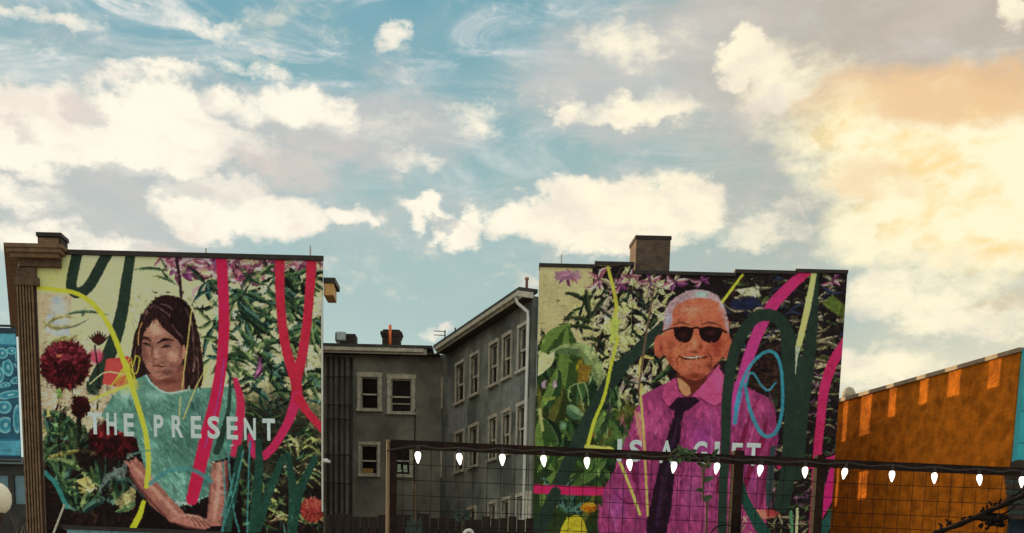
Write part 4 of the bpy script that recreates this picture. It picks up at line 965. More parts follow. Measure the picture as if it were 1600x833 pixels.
# chimney
xa, xb = FRONT.uz(995, 400)[0], FRONT.uz(1049, 400)[0]; zt = at(1018, 369, YP + .5).z
xa2 = at(984, 400, YP + 1.5).x
cb_ = MB().prism([(xa, YP + .45), (xb, YP + .45), (xb - .3, YP + 1.5), (xa2, YP + 1.5)], zbody, zt - .12).build('chimney', M_chim, Rb)
MB().prism([(xa - .03, YP + .43), (xb + .03, YP + .43), (xb - .27, YP + 1.53), (xa2 - .03, YP + 1.53)], zt - .119, zt).build('cap', M_chimdk, cb_)
b0 = at(877, 414, YP + .2); t0 = at(877, 398, YP + .2)
MB().tube([(b0.x, YP + .2, ztopR(b0.x) + .1), (b0.x, YP + .2, t0.z)], .025, 6).build('rod', M_white, Rb)

# ------------------------------------------------------------------ orange building on the right
n_o = LEFTN
q0 = at(1594, 545, 42.0)
ORG = Frame((q0.x, q0.y, 0), -d1, n_o)                     # u grows towards us; u = 0 at the near corner
zO = q0.z
Ob = empty('orange_building', (q0.x, q0.y, 0), 'orange painted brick building with a teal front and patches of sunlight', 'building')
Lo = 13.0
perp = Vector((-n_o.x, -n_o.y, 0))


def op(u, w): return (ORG.p(u, 0, 0) + Vector((1, 0, 0)) * w)[:2]


MB().prism([op(0, 0), op(0, 14), op(-Lo, 14), op(-Lo, 0)], 0, zO - .1).build('wall', M_orange, Ob)
MB().prism([op(.06, -.07), op(.06, 14), op(-Lo, 14), op(-Lo, -.07)], zO - .098, zO + .03).build('coping', mat('tan_coping', (.30, .21, .14), .6, .2, 3), Ob)
YO = q0.y
FO = Frame((0, YO, 0), (1, 0, 0), (0, -1, 0))
zt1 = FO.uz(1588, 722)[1]
MB().box(FO, q0.x + .05, q0.x + 14, .01, .42, zt1, zO - .02).build('front_panel', M_teal, Ob)
for i in range(3):
    MB().box(FO, q0.x + .05, q0.x + 14, .422, .432, zt1 + .5 + i * .95, zt1 + .515 + i * .95).build('seam', M_navy, Ob)
MB().box(FO, q0.x + .1, q0.x + 14, .008, .25, 0, zt1 - .8).build('shop_front', M_navy, Ob)
MB().box(FO, q0.x + .02, q0.x + 14, .012, .6, zt1 - .30, zt1 - .02).build('fascia', M_soffit, Ob)
# round vent behind the roof edge
v = at(1326, 620, 54.5)
vt = MB().lathe((v.x, 54.5, v.z - 1.4), [(0, .16), (1.3, .16), (1.32, .27), (1.55, .27), (1.72, .17), (1.78, .02)], 14); vt.build('roof_vent', M_casing, Ob, True)

# unseen piers and sills added to shape the sun patches on the orange wall
RS = Frame((uR1 - .05, YP, 0), d1, Vector((d1.y, -d1.x, 0)))


def carry(x, y):
    """where the sunray that reaches the orange wall at this picture point crosses the right side of the mural building"""
    d = ray(x, y); o = ORG.o; t = (o - CAM).dot(n_o) / d.dot(n_o); P = CAM + d * t
    s_ = (RS.o - P).dot(RS.n) / SUN_DIR.dot(RS.n); Q = P + SUN_DIR * s_
    return (Q - RS.o).dot(RS.u), Q.z


pat = [(1310, 1321, 690), (1338, 1358, 680), (1382, 1398, 652), (1430, 1448, 632), (1474, 1498, 620), (1536, 1563, 606)]
prev = None
gaps = []
for (xa, xb, yb) in pat:
    ub, zb = carry(xa, yb); ua_, zb2 = carry(xb, yb); gaps.append((ua_, ub, (zb + zb2) / 2))
gaps.sort()
top = max(carry(1590, 548)[1], carry(1312, 630)[1]) + .25
edges = [(-6.0, None)]
cur = .45
for (a, b, z) in gaps:
    MB().box(RS, cur, a, -.1, 0, zbody, top).build('sun_mask_pier', M_brickpl, Rb)
    MB().box(RS, a, b, -.1, 0, zbody, z).build('sun_mask_sill', M_brickpl, Rb)
    cur = b
MB().box(RS, cur, cur + 8, -.1, 0, zbody, top).build('sun_mask_pier', M_brickpl, Rb)

# unseen wall added behind the building; two openings shape the lower sun patches
low = []
for (xa, xb, ya, yb) in [(1299, 1312, 728, 792), (1335, 1356, 734, 782)]:
    (ua1, za1), (ub1, zb1) = carry(xb, ya), carry(xa, yb); low.append((ua1, ub1, min(za1, zb1), max(za1, zb1)))
yw = MB(); wall_cells(yw, RS, 5.95, 17.0, 0, zbody - .002, low, .1); yw.build('sun_mask_wall', M_brickpl, Rb)

# ------------------------------------------------------------------ grey building in the courtyard between the murals
wo_ = Vector((uR0 - .2, YP + .05, 0))
WING = Frame(wo_, -d1, LEFTN)
lo_, hi_ = 0.0, 30.0
for _ in range(40):
    md = (lo_ + hi_) / 2
    if proj(WING.p(-md, 0, 9.5))[0] > 689: lo_ = md
    else: hi_ = md
LW = lo_
Yb = WING.p(-LW, 0, 0).y
Xc = WING.p(-LW, 0, 0).x
BACK = Frame((0, Yb, 0), (1, 0, 0), (0, -1, 0))
zE = BACK.uz(600, 553, .35)[1]                       # underside of the eaves
Gb = empty('courtyard_building', (Xc, Yb, 0), 'grey stucco tenement with sash windows set back between the two mural walls', 'building')

# back wing
xl = BACK.uz(470, 600)[0]
holesB = []
for (xa, xb, yt, yb) in [(564, 591, 589, 640), (611, 643, 592, 645), (564, 590, 695, 742), (615, 641, 694, 743)]:
    u0, z1 = BACK.uz(xa, yt); u1, z0 = BACK.uz(xb, yb); holesB.append((u0, u1, z0, z1))
zr1, zr2 = holesB[0][2], holesB[2][2]
W1 = MB(); wall_cells(W1, BACK, xl, Xc + .2, 0, zE + .1, holesB, .3); W1.build('wall', M_grey, Gb)
MB().prism([(xl, Yb + .75), (Xc + .2, Yb + .75), (Xc + .2, Yb + 5), (xl, Yb + 5)], 0, [zE - .3, zE - .3, zE - 2.4, zE - 2.4]).build('wall', M_soffit, Gb)
MB().box(BACK, xl, Xc + .2, -.74, -.7, 0, zE - .4).build('interior', mat('dark_interior', (.02, .016, .014), .9), Gb)
for i, h in enumerate(holesB):
    sash_window(BACK, Gb, *h, casing=.15 if i < 2 else .1, rail=.47, extra=(.27,) if i == 1 else ())
# notices in the lower right window, amber blind in the lower left one
h = holesB[3]; nw = MB()
for (fx, fz, w_, h_) in [(.32, .30, .13, .2), (.34, .16, .18, .1), (.68, .28, .16, .17), (.70, .16, .16, .1)]:
    uu = h[0] + (h[1] - h[0]) * fx; zz = h[2] + (h[3] - h[2]) * fz
    MB().box(BACK, uu - w_ / 2, uu + w_ / 2, -.131, -.125, zz - h_ / 2, zz + h_ / 2).build('paper_notice', mat('pale_green_paper', (.52, .62, .44), .8, .2, 20), Gb)
h = holesB[2]
MB().box(BACK, h[0] + .06, h[1] - .2, -.131, -.122, h[2] + .07, h[2] + .26).build('amber_blind', mat('amber_cloth', (.36, .20, .06), .8, .3, 8), Gb)
# wing wall along the right
rows = [(506, 581, [(812, 824), (788, 798), (767, 777), (737.5, 747), (714.5, 724.5)]), (628, 704, [(810, 822), (787, 796), (766, 774.5), (735, 745), (713, 723)]), (770, 845, [(809, 821), (785, 794), (765, 773), (733, 741)])]
holesW = []
for yt, yb, xs in rows:
    z1 = WING.uz(817, yt + 5)[1]; z0 = WING.uz(817, yb - 4)[1]
    for (xa, xb) in xs:
        ym = (yt + yb) / 2 + (817 - (xa + xb) / 2) * .5
        holesW.append((WING.uz(xa - 1, ym)[0], WING.uz(xb + 1, ym)[0], z0, z1))
W2 = MB(); wall_cells(W2, WING, -LW, 0, 0, zE + .1, holesW, .206); W2.build('wall', M_greyblue, Gb)
for i, h in enumerate(holesW):
    sash_window(WING, Gb, *h, casing=.10, rail=.47, glass=M_glasssky, M_c=M_casing if i % 5 else M_white)
# narrow window in the inner corner
u0, z1 = BACK.uz(691, 588); z0 = BACK.uz(691, 637)[1]
for (ya, yb) in ((588, 637), (690, 745)):
    zb_, za_ = WING.uz(694, yb)[1], WING.uz(694, ya)[1]
    MB().box(WING, -LW + .05, -LW + .16, .002, .06, zb_, za_).build('corner_trim', M_casing, Gb)
# repair patches of plaster stand a few millimetres proud
for (xa, xb, ya, yb) in [(786, 812, 600, 640), (700, 730, 640, 668)]:
    ua_, za_ = WING.uz(xa, ya); ub_, zb_ = WING.uz(xb, yb)
    MB().box(WING, ua_, ub_, .002, .008, min(za_, zb_), max(za_, zb_)).build('plaster_patch', mat('pale_plaster', (.24, .245, .23), .9, .2, 3, .4, 20), Gb)
# eaves: soffit, fascia, gutter, roof edge
ov = .42
ux = LW - ov * 1.0
E1 = MB(); E1.box(BACK, xl, Xc - ov * .2, 0.0, ov, zE, zE + .05); E1.box(WING, -LW + ov * 1.3, .0, 0.0, ov, zE - .003, zE + .047); E1.build('soffit', M_soffit, Gb)
Cx = BACK.p(Xc, 0, 0)
# inner corner of the fascia lines
Fa = MB(); Fa.box(BACK, xl, Xc - ov * 1.45, ov, ov + .04, zE - .02, zE + .20); Fa.box(WING, -LW + ov * 1.45, .02, ov, ov + .04, zE - .02, zE + .20); Fa.build('fascia', M_casing, Gb)
Gu = MB(); Gu.box(BACK, xl, Xc - ov * 1.75, ov + .042, ov + .15, zE + .06, zE + .19); Gu.box(WING, -LW + ov * 1.75, .04, ov + .042, ov + .15, zE + .06, zE + .19); Gu.build('gutter', M_casing, Gb)
Rf = MB(); Rf.box(BACK, xl, Xc - ov * .9, -.75, ov + .09, zE + .21, zE + .33); Rf.box(WING, -LW + ov * .9, .0, -.18, ov + .09, zE + .213, zE + .333); Rf.build('roof_edge', M_roof, Gb)
MB().box(WING, .005, .05, .0, ov + .16, zE + .02, zE + .20).build('gutter_end', M_white, Gb)
# downspout with an elbow
dp = [WING.p(-.25, ov + .08, zE + .05), WING.p(-.22, ov + .05, zE - .12), WING.p(-.16, .11, zE - .38), WING.p(-.15, .09, zE - .6), WING.p(-.15, .09, .2)]
MB().tube(dp, .055, 10).build('downspout', M_whitec, Gb, True)
# drain stacks on the back wall
for x, r_ in ((514, .05), (522, .04), (531, .055), (539, .04), (549, .06)):
    u = BACK.uz(x, 680)[0]
    MB().tube([BACK.p(u, .09, .1), BACK.p(u, .09, zE - .12)], r_, 8).build('drain_pipe', M_pipe, Gb, True)
ua_, ub_ = BACK.uz(509, 600)[0], BACK.uz(551, 600)[0]
for y in (590, 634, 656, 712, 756):
    z = BACK.uz(530, y)[1]; MB().box(BACK, ua_, ub_, .15, .18, z - .02, z + .02).build('pipe_clamp', M_pipe, Gb)
u = BACK.uz(648, 700)[0]
MB().tube([BACK.p(u, .03, .1), BACK.p(u, .03, BACK.uz(648, 640)[1])], .025, 6).build('cable', M_pipe, Gb)
# rooftop: chimney with corbelled head, flue coloured as if sunlit, extractor, aerials
def topz(x, y, dy): return at(x, y, Yb + dy).z
dy = .35
def bx(x, dy_): return at(x, 530, Yb + dy_).x
zc = zE + .3
C = MB(); y0, y1 = Yb + .35, Yb + 1.0
def ring(x0, x1, z0, z1, grow=0): C.box(WORLD, bx(x0, .35) - grow, bx(x1, .35) + grow, -y1 - grow, -y0 + grow, z0, z1)
ring(597, 625, zc - .6, topz(610, 527, .35)); ring(595.5, 626.5, topz(610, 527, .35), topz(610, 523, .35)); ring(594, 628, topz(610, 523, .35), topz(610, 517, .35)); ring(597.5, 625, topz(610, 517, .35), topz(610, 514.5, .35))
cc = C.build('chimney', M_chimdk, Gb); bevel(cc, .03)
MB().tube([(bx(609.5, .25), y0 - .12, zc - .05), (bx(609.5, .25), y0 - .12, topz(610, 508, .25))], .06, 10).build('flue_pipe', mat('sunlit_orange_pipe', (.78, .16, .04), .45, .25, 8, metal=.0), cc, True)  # sunlit orange of the pipe is put into its base colour
ex = MB(); ex.box(WORLD, bx(531, .5), bx(555, .5), -(Yb + 1.3), -(Yb + .55), zc - .4, topz(540, 521, .5)); eo = ex.build('roof_extractor', M_chimdk, Gb)
hd = MB(); hd.box(WORLD, bx(523, .5), bx(541, .5), -(Yb + 1.2), -(Yb + .5), topz(535, 534, .5), topz(535, 517.5, .5)); ho = hd.build('hood', mat('galvanised_steel', (.30, .33, .34), .35, .3, 6, metal=.7), eo); bevel(ho, .08, 2)
for i in range(8):
    x = 509 + i * 6.0; p0 = at(x, 539 + (x - 509) * .025, Yb - .3)
    MB().lathe((p0.x, p0.y, p0.z - .07), [(-.12, .012), (0, .014), (.01, .05), (.06, .075), (.11, .05), (.135, .005)], 8).build('roof_knob', mat('pale_ceramic', (.72, .62, .54), .4, .1, 5), Gb, True)
for x, yt, arms in ((697, 515, (517, 523)), (713, 511, ())):
    uu, _ = WING.uz(x, 530, 0)
    b0 = WING.p(uu, .05, zE + .3); zt_ = WING.uz(x, yt, .05)[1]
    m = MB().tube([b0, (b0.x, b0.y, zt_)], .03, 6)
    for y in arms: za_ = WING.uz(x, y, .05)[1]; m.tube([(b0.x, b0.y, za_), (b0.x - .45, b0.y - .1, za_ - .01)], .016, 5)
    m.build('aerial', M_pipe, Gb)
for x, yt in ((760, 484), (823, 434)):
    uu, _ = WING.uz(x, yt + 10, .2); b0 = WING.p(uu, .2, zE + .3); zt_ = WING.uz(x, yt, .2)[1]
    MB().lathe(b0, [(0, .05), (zt_ - b0.z - .08, .05), (zt_ - b0.z - .07, .075), (zt_ - b0.z, .07)], 10).build('vent_stack', mat('pink_clay', (.36, .20, .17), .8, .2, 5), Gb, True)

# unseen taller block added behind the left building to shade the courtyard
MB().prism([shift(uL0 + 4.5, 6.2), shift(uL1 - .02, 6.2), shift(uL1 - .02, 16.6), shift(uL0 + 4.5, 16.6)], 0, zL + 1.35).build('shade_block', M_brickpl, Lb)

# ------------------------------------------------------------------ board fence along the foot of the courtyard
YF = 16.0
BF = Frame((0, YF, 0), (1, 0, 0), (0, -1, 0))
uA, uB = BF.uz(509, 806)[0], BF.uz(842, 812)[0]; zF = BF.uz(660, 806)[1]
bf = empty('board_fence', ((uA + uB) / 2, YF, 0), 'dark brown upright board fence across the foot of the grey courtyard', 'fence')
M_board = mat('dark_stained_board', (.022, .011, .009), .8, .45, 6, .4, 30, stretch=(4, 4, .6))
nb = int((uB - uA) / .105)
for i in range(nb):
    a = uA + i * .105; hh = zF + random.uniform(-.035, .03)
    MB().box(BF, a + .004, a + .1, .002 + random.uniform(0, .012), .03, .05, hh).build('board', M_board, bf)
for z in (.5, 1.8, zF - .25): MB().box(BF, uA, uB, -.06, 0.0, z, z + .09).build('rail', M_board, bf)
M_leafteal = mat('blue_green_leaf', (.032, .05, .04), .6, .3, 10)
M_leafdk = mat('dark_green_leaf', (.04, .07, .03), .6, .35, 10)
M_leaf = mat('green_leaf', (.07, .12, .04), .6, .35, 10)
M_stem = mat('brown_stem', (.10, .065, .04), .8, .3, 10)


def leafshape(mb, base, tip, w, up=Vector((0, -1, .2)), fold=.15, n=5):
    base, tip = Vector(base), Vector(tip); d = tip - base; L = d.length
    side = d.cross(up).normalized(); nrm = side.cross(d).normalized()
    i0 = len(mb.v)
    for i in range(n + 1):
        t = i / n; ww = w * .5 * math.sin(math.pi * min(.98, .08 + t * .9)) ** .8; c_ = base + d * t - nrm * (fold * L * t * t)
        mb.v += [tuple(c_ - side * ww + nrm * ww * .25), tuple(c_), tuple(c_ + side * ww + nrm * ww * .25)]
    for i in range(n):
        for k in (0, 1):
            a = i0 + i * 3 + k; mb.f.append((a, a + 1, a + 4, a + 3)); mb.m.append(0)


def plant(name, label, cat, base, stems, nl, lw, ll, m, spread=.25, group=None):
    """a few wandering stems with leaves of their own"""
    o = empty(name, base, label, cat, group)
    for pts in stems:
        MB().tube(spl3(pts), [.012 - .007 * i / (len(spl3(pts)) - 1) for i in range(len(spl3(pts)))], 6).build('stem', M_stem, o, True)
        q = spl3(pts)
        for i in range(nl):
            t = random.uniform(.25, 1); b = q[min(len(q) - 1, int(t * len(q)))]
            a = random.uniform(0, 6.28); l = ll * random.uniform(.6, 1.2)
            mb = MB(); leafshape(mb, b, b + Vector((math.cos(a) * l, math.sin(a) * l * .7, random.uniform(-.3, .6) * l)), lw * random.uniform(.7, 1.2)); mb.build('leaf', m, o)
    return o


def spl3(pts, n=6):
    P = [Vector(p) for p in pts]
    if len(P) < 3: return [P[0].lerp(P[-1], i / n) for i in range(n + 1)]
    E = [2 * P[0] - P[1]] + P + [2 * P[-1] - P[-2]]; out = []
    for i in range(1, len(E) - 2):
        for j in range(n):
            t = j / n; a, b, c_, d = E[i - 1], E[i], E[i + 1], E[i + 2]
            out.append(.5 * ((2 * b) + (c_ - a) * t + (2 * a - 5 * b + 4 * c_ - d) * t * t + (3 * b - a - 3 * c_ + d) * t ** 3))
    out.append(P[-1]); return out


pb = at(648, 830, 15.6)
o = empty('spear_leaf_plant', (pb.x, pb.y, 0), 'blue-green spear-leaved plant with one bare stalk before the board fence', 'plant')
for (x, y) in [(637, 812), (643, 806), (650, 812), (657, 808), (660, 820), (634, 824)]:
    mb = MB(); leafshape(mb, at(648, 850, 15.6), at(x, y, 15.6 + random.uniform(-.1, .1)), .09, fold=.06); mb.build('leaf', M_leafteal, o)
MB().tube(spl3([Vector((pb.x, pb.y, 0)), at(649, 800, 15.6), at(646, 770, 15.65), at(645, 752, 15.7)]), [.014] * 13 + [.014] * 6, 6).build('stalk', M_stem, o)
MB().tube([Vector((pb.x, pb.y, 0)), at(648, 850, 15.6)], .03, 6).build('stem', M_stem, o)
pb = at(724, 830, 15.5)
o = plant('grey_shrub', 'small grey-green shrub with a white curved ornament in it before the board fence', 'shrub', (pb.x, pb.y, 0), [[(pb.x, pb.y, 0), at(722, 840, 15.5), at(720 + i * 3, 812 - i * 2, 15.5)] for i in range(3)], 14, .05, .09, M_leafteal)
MB().tube(spl3([at(723, 846, 15.3), at(726, 833, 15.3), at(731, 829, 15.3), at(737, 831, 15.3), at(741, 846, 15.3)]), .02, 8).build('ornament', M_whitec, o, True)

# ------------------------------------------------------------------ wire fence with string lights
P0 = at(608, 694, 10.6); lo_, hi_ = 10.0, 14.0
for _ in range(40):
    md = (lo_ + hi_) / 2
    if at(1600, 738, md).z < P0.z: lo_ = md
    else: hi_ = md
P1 = at(1600, 738, lo_)
uf = Vector((P1.x - P0.x, P1.y - P0.y, 0)).normalized()
FE = Frame((P0.x, P0.y, 0), uf, Vector((uf.y, -uf.x, 0)))
LF = (P1 - P0).length; zT = P0.z
fe = empty('wire_fence', (P0.x, P0.y, 0), 'rusty framed welded wire fence with bulbs hung along its top rail', 'fence')
MB().box(FE, -.02, LF + 1.2, -.03, .03, zT - .03, zT + .032).build('top_rail', M_iron, fe)
MB().box(FE, -.02, LF + 1.2, -.02, .02, .25, .3).build('bottom_rail', M_iron, fe)
for x, top_, w_ in ((614, zT + .01, .028), (1150, FE.uz(1152, 709)[1] + .02, .042), (1278, FE.uz(1278, 712)[1], .036), (1640, zT, .04)):
    u = FE.uz(x, 770)[0]; MB().box(FE, u - w_, u + w_, -.045, -.032 + .075, 0, top_).build('post', M_iron, fe)
u = FE.uz(606.5, 770)[0]
MB().box(FE, u - .016, u + .016, -.03, .03, 0, zT + .03).build('batten', mat('weathered_batten', (.30, .20, .12), .8, .3, 10, stretch=(4, 4, .5)), fe)
wm = MB()
step_ = .112
for i in range(1, int((LF + 1.2) / step_)):
    wm.tube([FE.p(i * step_, .005, .3), FE.p(i * step_ + random.uniform(-.006, .006), .005, zT * .6), FE.p(i * step_, .005, zT - .03)], .0024, 4)
for i in range(1, 26):
    z = zT - .03 - i * .118
    if z > .32: wm.tube([FE.p(k * (LF + 1.2) / 8, .011, z + random.uniform(-.005, .005)) for k in range(9)], .0024, 4)
tag(wm.build('wire_mesh', M_wire, fe), kind='stuff')
# string lights
bulbs_px = [(653, 715), (717, 718), (785, 719), (849, 721), (917, 724), (983, 727), (1054, 731), (1121, 733), (1189, 736), (1258, 739), (1321, 741), (1394, 745), (1460, 748), (1530, 751), (1597, 754)]
sl = empty('string_lights', (P0.x, P0.y, 0), 'string of small lit white bulbs hanging below the rusty fence rail', 'string lights')
M_bulb = mat('lit_bulb', (1.0, .93, .80), .4, .0, 3, emit=2.2)
socks = [FE.uz(x, y - 9, .07) for x, y in bulbs_px]
cab = [FE.p(-.02, .07, zT - .06)]
for i, (u, z) in enumerate(socks):
    if i:
        pu, pz = socks[i - 1]; cab.append(FE.p((u + pu) / 2, .07, (z + pz) / 2 + .03))
    cab.append(FE.p(u, .07, z + .045))
cab.append(FE.p(LF + .8, .07, zT - .1))
MB().tube(spl3(cab, 5), .007, 6).build('cable', M_pipe, sl, True)
bulb_me = None
for (u, z) in socks:
    p0 = FE.p(u, .07, z)
    if bulb_me is None:
        so = MB().lathe((0, 0, 0), [(0, .017), (.03, .017), (.045, .009), (.052, .006)], 10).build('socket', M_pipe, sl, True)
        bo = MB().lathe((0, 0, 0), [(-.088, .002), (-.084, .006), (-.06, .016), (-.04, .0225), (-.022, .0245), (-.008, .021), (.002, .013)], 14).build('bulb', M_bulb, None, True)
        bo.parent = so
        bulb_me = (so, bo)
    else:
        so = bulb_me[0].copy(); COL.objects.link(so); bo = bulb_me[1].copy(); COL.objects.link(bo); bo.parent = so
    so.location = p0
    so.rotation_euler = (random.uniform(-.12, .12), random.uniform(-.15, .15), 0)
# climbing plants on the wire
pv = FE.p(FE.uz(1100, 830)[0], .05, 0)
plant('climbing_vine', 'slender vine with a few dark leaves climbing the wire beside the post', 'vine', pv,
      [[pv, FE.p(FE.uz(1102, 830)[0], .03, FE.uz(1102, 830)[1]), FE.p(FE.uz(1097, 780)[0], .03, FE.uz(1097, 780)[1]), FE.p(FE.uz(1096, 742)[0], .04, FE.uz(1096, 742)[1]), FE.p(FE.uz(1088, 718)[0], .05, FE.uz(1088, 718)[1]), FE.p(FE.uz(1066, 706)[0], .06, FE.uz(1066, 706)[1])],
       [FE.p(FE.uz(1096, 742)[0], .04, FE.uz(1096, 742)[1]), FE.p(FE.uz(1102, 726)[0], .05, FE.uz(1102, 726)[1]), FE.p(FE.uz(1110, 714)[0], .05, FE.uz(1110, 714)[1])]], 9, .045, .075, M_leafdk)
rv = empty('rail_vine', FE.p(FE.uz(1062, 705)[0], .05, zT), 'little tuft of leaves twined on the fence rail over the letters', 'vine')
for i in range(16):
    x, y = random.uniform(1050, 1082), random.uniform(700, 722); u, z = FE.uz(x, y, .06); b = FE.p(u, .06, z)
    mb = MB(); leafshape(mb, b, b + Vector((random.uniform(-.07, .07), -.02, random.uniform(-.06, .05))), .04); mb.build('leaf', M_leaf if i % 2 else M_leafdk, rv)
MB().tube([FE.p(FE.uz(x, y, .05)[0], .05, FE.uz(x, y, .05)[1]) for x, y in ((1046, 712), (1056, 702), (1066, 706), (1076, 716), (1086, 716))], .008, 6).build('stem', M_stem, rv)
# hoop of wire low on the fence, and a leaning stalk
hp = empty('wire_hoop', FE.p(FE.uz(1140, 830)[0], .06, 0), 'bent hoop of thin wire leaning on the fence by the post', 'hoop')
MB().tube(spl3([FE.p(FE.uz(x, y, .06)[0], .06, FE.uz(x, y, .06)[1]) for x, y in ((1110, 842), (1114, 828), (1126, 821), (1140, 821), (1152, 829), (1156, 842))] + [FE.p(FE.uz(1158, 833)[0], .06, 0)]), .006, 6).build('hoop', M_wire, hp)
MB().tube([FE.p(FE.uz(1112, 842)[0], .06, FE.uz(1110, 842)[1]), FE.p(FE.uz(1108, 842)[0], .06, 0)], .006, 6).build('stake', M_wire, hp)

# ------------------------------------------------------------------ bottom right: sloping bar with dead leaves, striped awning
pa, pc = at(1430, 846, 13.2), at(1625, 762, 12.6)
br_ = empty('leaning_branch', (pa.x, pa.y, 0), 'thick dark dead branch leaning across before the teal shop corner', 'branch')
M_dead = mat('dead_bark', (.016, .010, .008), .85, .4, 12, .4, 40, spec=.1)
pe = at(1380, 872, 13.3)
pts = spl3([Vector((pe.x - 1.2, pe.y, 0)), Vector((pe.x - .7, pe.y, 1.6)), pe, at(1452, 838, 13.2), at(1510, 815, 13.0), at(1565, 790, 12.8), pc])
MB().tube(pts, [.026 + .005 * math.sin(i * 1.7) + .003 * math.sin(i * 4.1) for i in range(len(pts))], 8).build('limb', M_dead, br_, True)
MB().tube(spl3([at(1522, 812, 13), at(1545, 803, 12.9), at(1568, 803, 12.9), at(1592, 786, 12.9)]), .010, 6).build('twig', M_dead, br_, True)
MB().tube(spl3([at(1572, 787, 12.8), at(1585, 774, 12.8), at(1604, 764, 12.8)]), .009, 6).build('twig', M_dead, br_, True)
for i in range(70):
    x, y = random.gauss(1550, 12), random.gauss(811, 5); b = at(x, y, 12.9 + random.uniform(-.12, .12))
    mb = MB(); leafshape(mb, b, b + Vector((random.uniform(-.07, .07), random.uniform(-.05, .05), random.uniform(-.06, .04))), .03); mb.build('leaf', M_dead, br_)
for i in range(22):
    x = random.uniform(1470, 1600); b = at(x, 832 - (x - 1460) * .41 - 3, 12.9)
    mb = MB(); leafshape(mb, b, b + Vector((random.uniform(-.06, .06), -.02, random.uniform(-.03, .06))), .025); mb.build('leaf', M_dead, br_)
aw = empty('striped_awning', (q0.x + 1.0, YO - .5, zt1 - 1.8), 'narrow striped green awning under the dark fascia of the teal shop', 'awning')
for i in range(9):
    zz = zt1 - .45 - i * .16; w0 = q0.x - .25
    P = [FO.p(w0 + k * .0, .62 + .10 * i, zz) for k in (0,)]
    MB().box(FO, w0, q0.x + 6, .3 + .09 * i, .3 + .09 * i + .1, zz - .13, zz).build('slat', M_leafteal if i % 2 else M_soffit, aw)

# ------------------------------------------------------------------ bottom left: banner, globe lamp, neighbour, teal kiosk
YB = 22.0
FB = Frame((0, YB, 0), (1, 0, 0), (0, -1, 0))
p = Paint(-60, 500, 44, 728, (36, 112, 142), 5)
p.poly([(-60, 522), (40, 522), (40, 538), (-60, 538)], (84, 168, 192)); p.poly([(-60, 541), (40, 541), (40, 686), (-60, 686)], (22, 84, 112)); p.poly([(-60, 689), (40, 689), (40, 711), (-60, 711)], (76, 160, 188))
LT, MD, PL = (70, 158, 182), (40, 124, 152), (150, 206, 216)
for (x, y, rx, ry, rt) in [(18, 548, 9, 6, 0), (3, 552, 10, 9, .5), (30, 556, 7, 8, 0), (12, 574, 9, 15, -.2), (30, 568, 8, 9, .4), (-2, 586, 9, 14, 0), (28, 594, 13, 6, -.2), (8, 602, 9, 5, -.2), (16, 617, 22, 7, -.15), (6, 636, 13, 11, .1), (27, 655, 7, 24, 0), (8, 664, 13, 14, .2), (-30, 560, 16, 12, 0), (-28, 600, 20, 14, 0), (-30, 650, 18, 20, 0)]:
    p.blob(x, y, rx, ry, PL, 1, rot=rt, hard=.86); p.blob(x, y, rx * .86, ry * .84, LT, 1, rot=rt, hard=.86); p.blob(x, y, rx * .62, ry * .6, MD, 1, rot=rt, hard=.85); p.blob(x + 1, y, rx * .3, ry * .34, PL if rx > 8 else LT, .9, rot=rt, hard=.7)
for q in [((0, 566), (14, 560), (24, 566), (33, 560)), ((-6, 612), (10, 607), (33, 604)), ((0, 626), (20, 624), (33, 620)), ((18, 640), (18, 684)), ((-6, 648), (10, 650), (17, 644)), ((22, 576), (24, 586), (33, 584))]: p.stroke(q, [2, 4, 2], (20, 74, 102))
for i in range(9): p.stroke([(2 + i * 1.9, 703), (3 + i * 1.9, 706 - (i % 3))], .9, (26, 70, 92), .8)
p.poly([(-60, 500), (44, 500), (44, 521), (-60, 521)], (26, 52, 68)); p.poly([(-60, 712), (44, 712), (44, 730), (-60, 730)], (22, 52, 74))
bn = empty('street_banner', (FB.uz(-45, 700)[0], YB, 0), 'teal street banner with curving ovoid animal-like line art on a pole', 'banner')
ub0, zb1 = FB.uz(-40, 511); ub1, zb0 = FB.uz(33, 718)
YPs = YP


def flat_sheet(paint, Yq, u0, u1, z0, z1, parent, name, step):
    paint.finish(1.25)
    nu, nz = int((u1 - u0) / step), int((z1 - z0) / step)
    U, Z = np.meshgrid(np.linspace(u0, u1, nu), np.linspace(z0, z1, nz)); P = np.stack([U, np.full(U.shape, Yq), Z], -1).reshape(-1, 3)
    q = (P - np.array(CAM)) @ np.array(ROT.transposed()).T
    col = paint.sample(CX + FPX * q[:, 0] / -q[:, 2], CY - FPX * q[:, 1] / -q[:, 2])
    idx = np.arange(nu * nz).reshape(nz, nu); quads = np.stack([idx[:-1, :-1], idx[:-1, 1:], idx[1:, 1:], idx[1:, :-1]], -1).reshape(-1, 4)
    me = bpy.data.meshes.new(name); me.from_pydata(P.tolist(), [], quads.tolist())
    at_ = me.attributes.new('paint', 'FLOAT_COLOR', 'POINT'); at_.data.foreach_set('color', np.concatenate([col, np.ones((len(col), 1))], 1).astype(np.float32).ravel())
    m = bpy.data.materials.get('printed_cloth')
    if not m:
        m = bpy.data.materials.new('printed_cloth'); m.use_nodes = True; b = m.node_tree.nodes['Principled BSDF']; b.inputs['Roughness'].default_value = .7
        a = m.node_tree.nodes.new('ShaderNodeAttribute'); a.attribute_name = 'paint'; m.node_tree.links.new(a.outputs['Color'], b.inputs['Base Color'])
    me.materials.append(m)
    o = bpy.data.objects.new(name, me); COL.objects.link(o); o.parent = parent; o.matrix_parent_inverse = Matrix.Translation(-parent_loc(parent)); return o


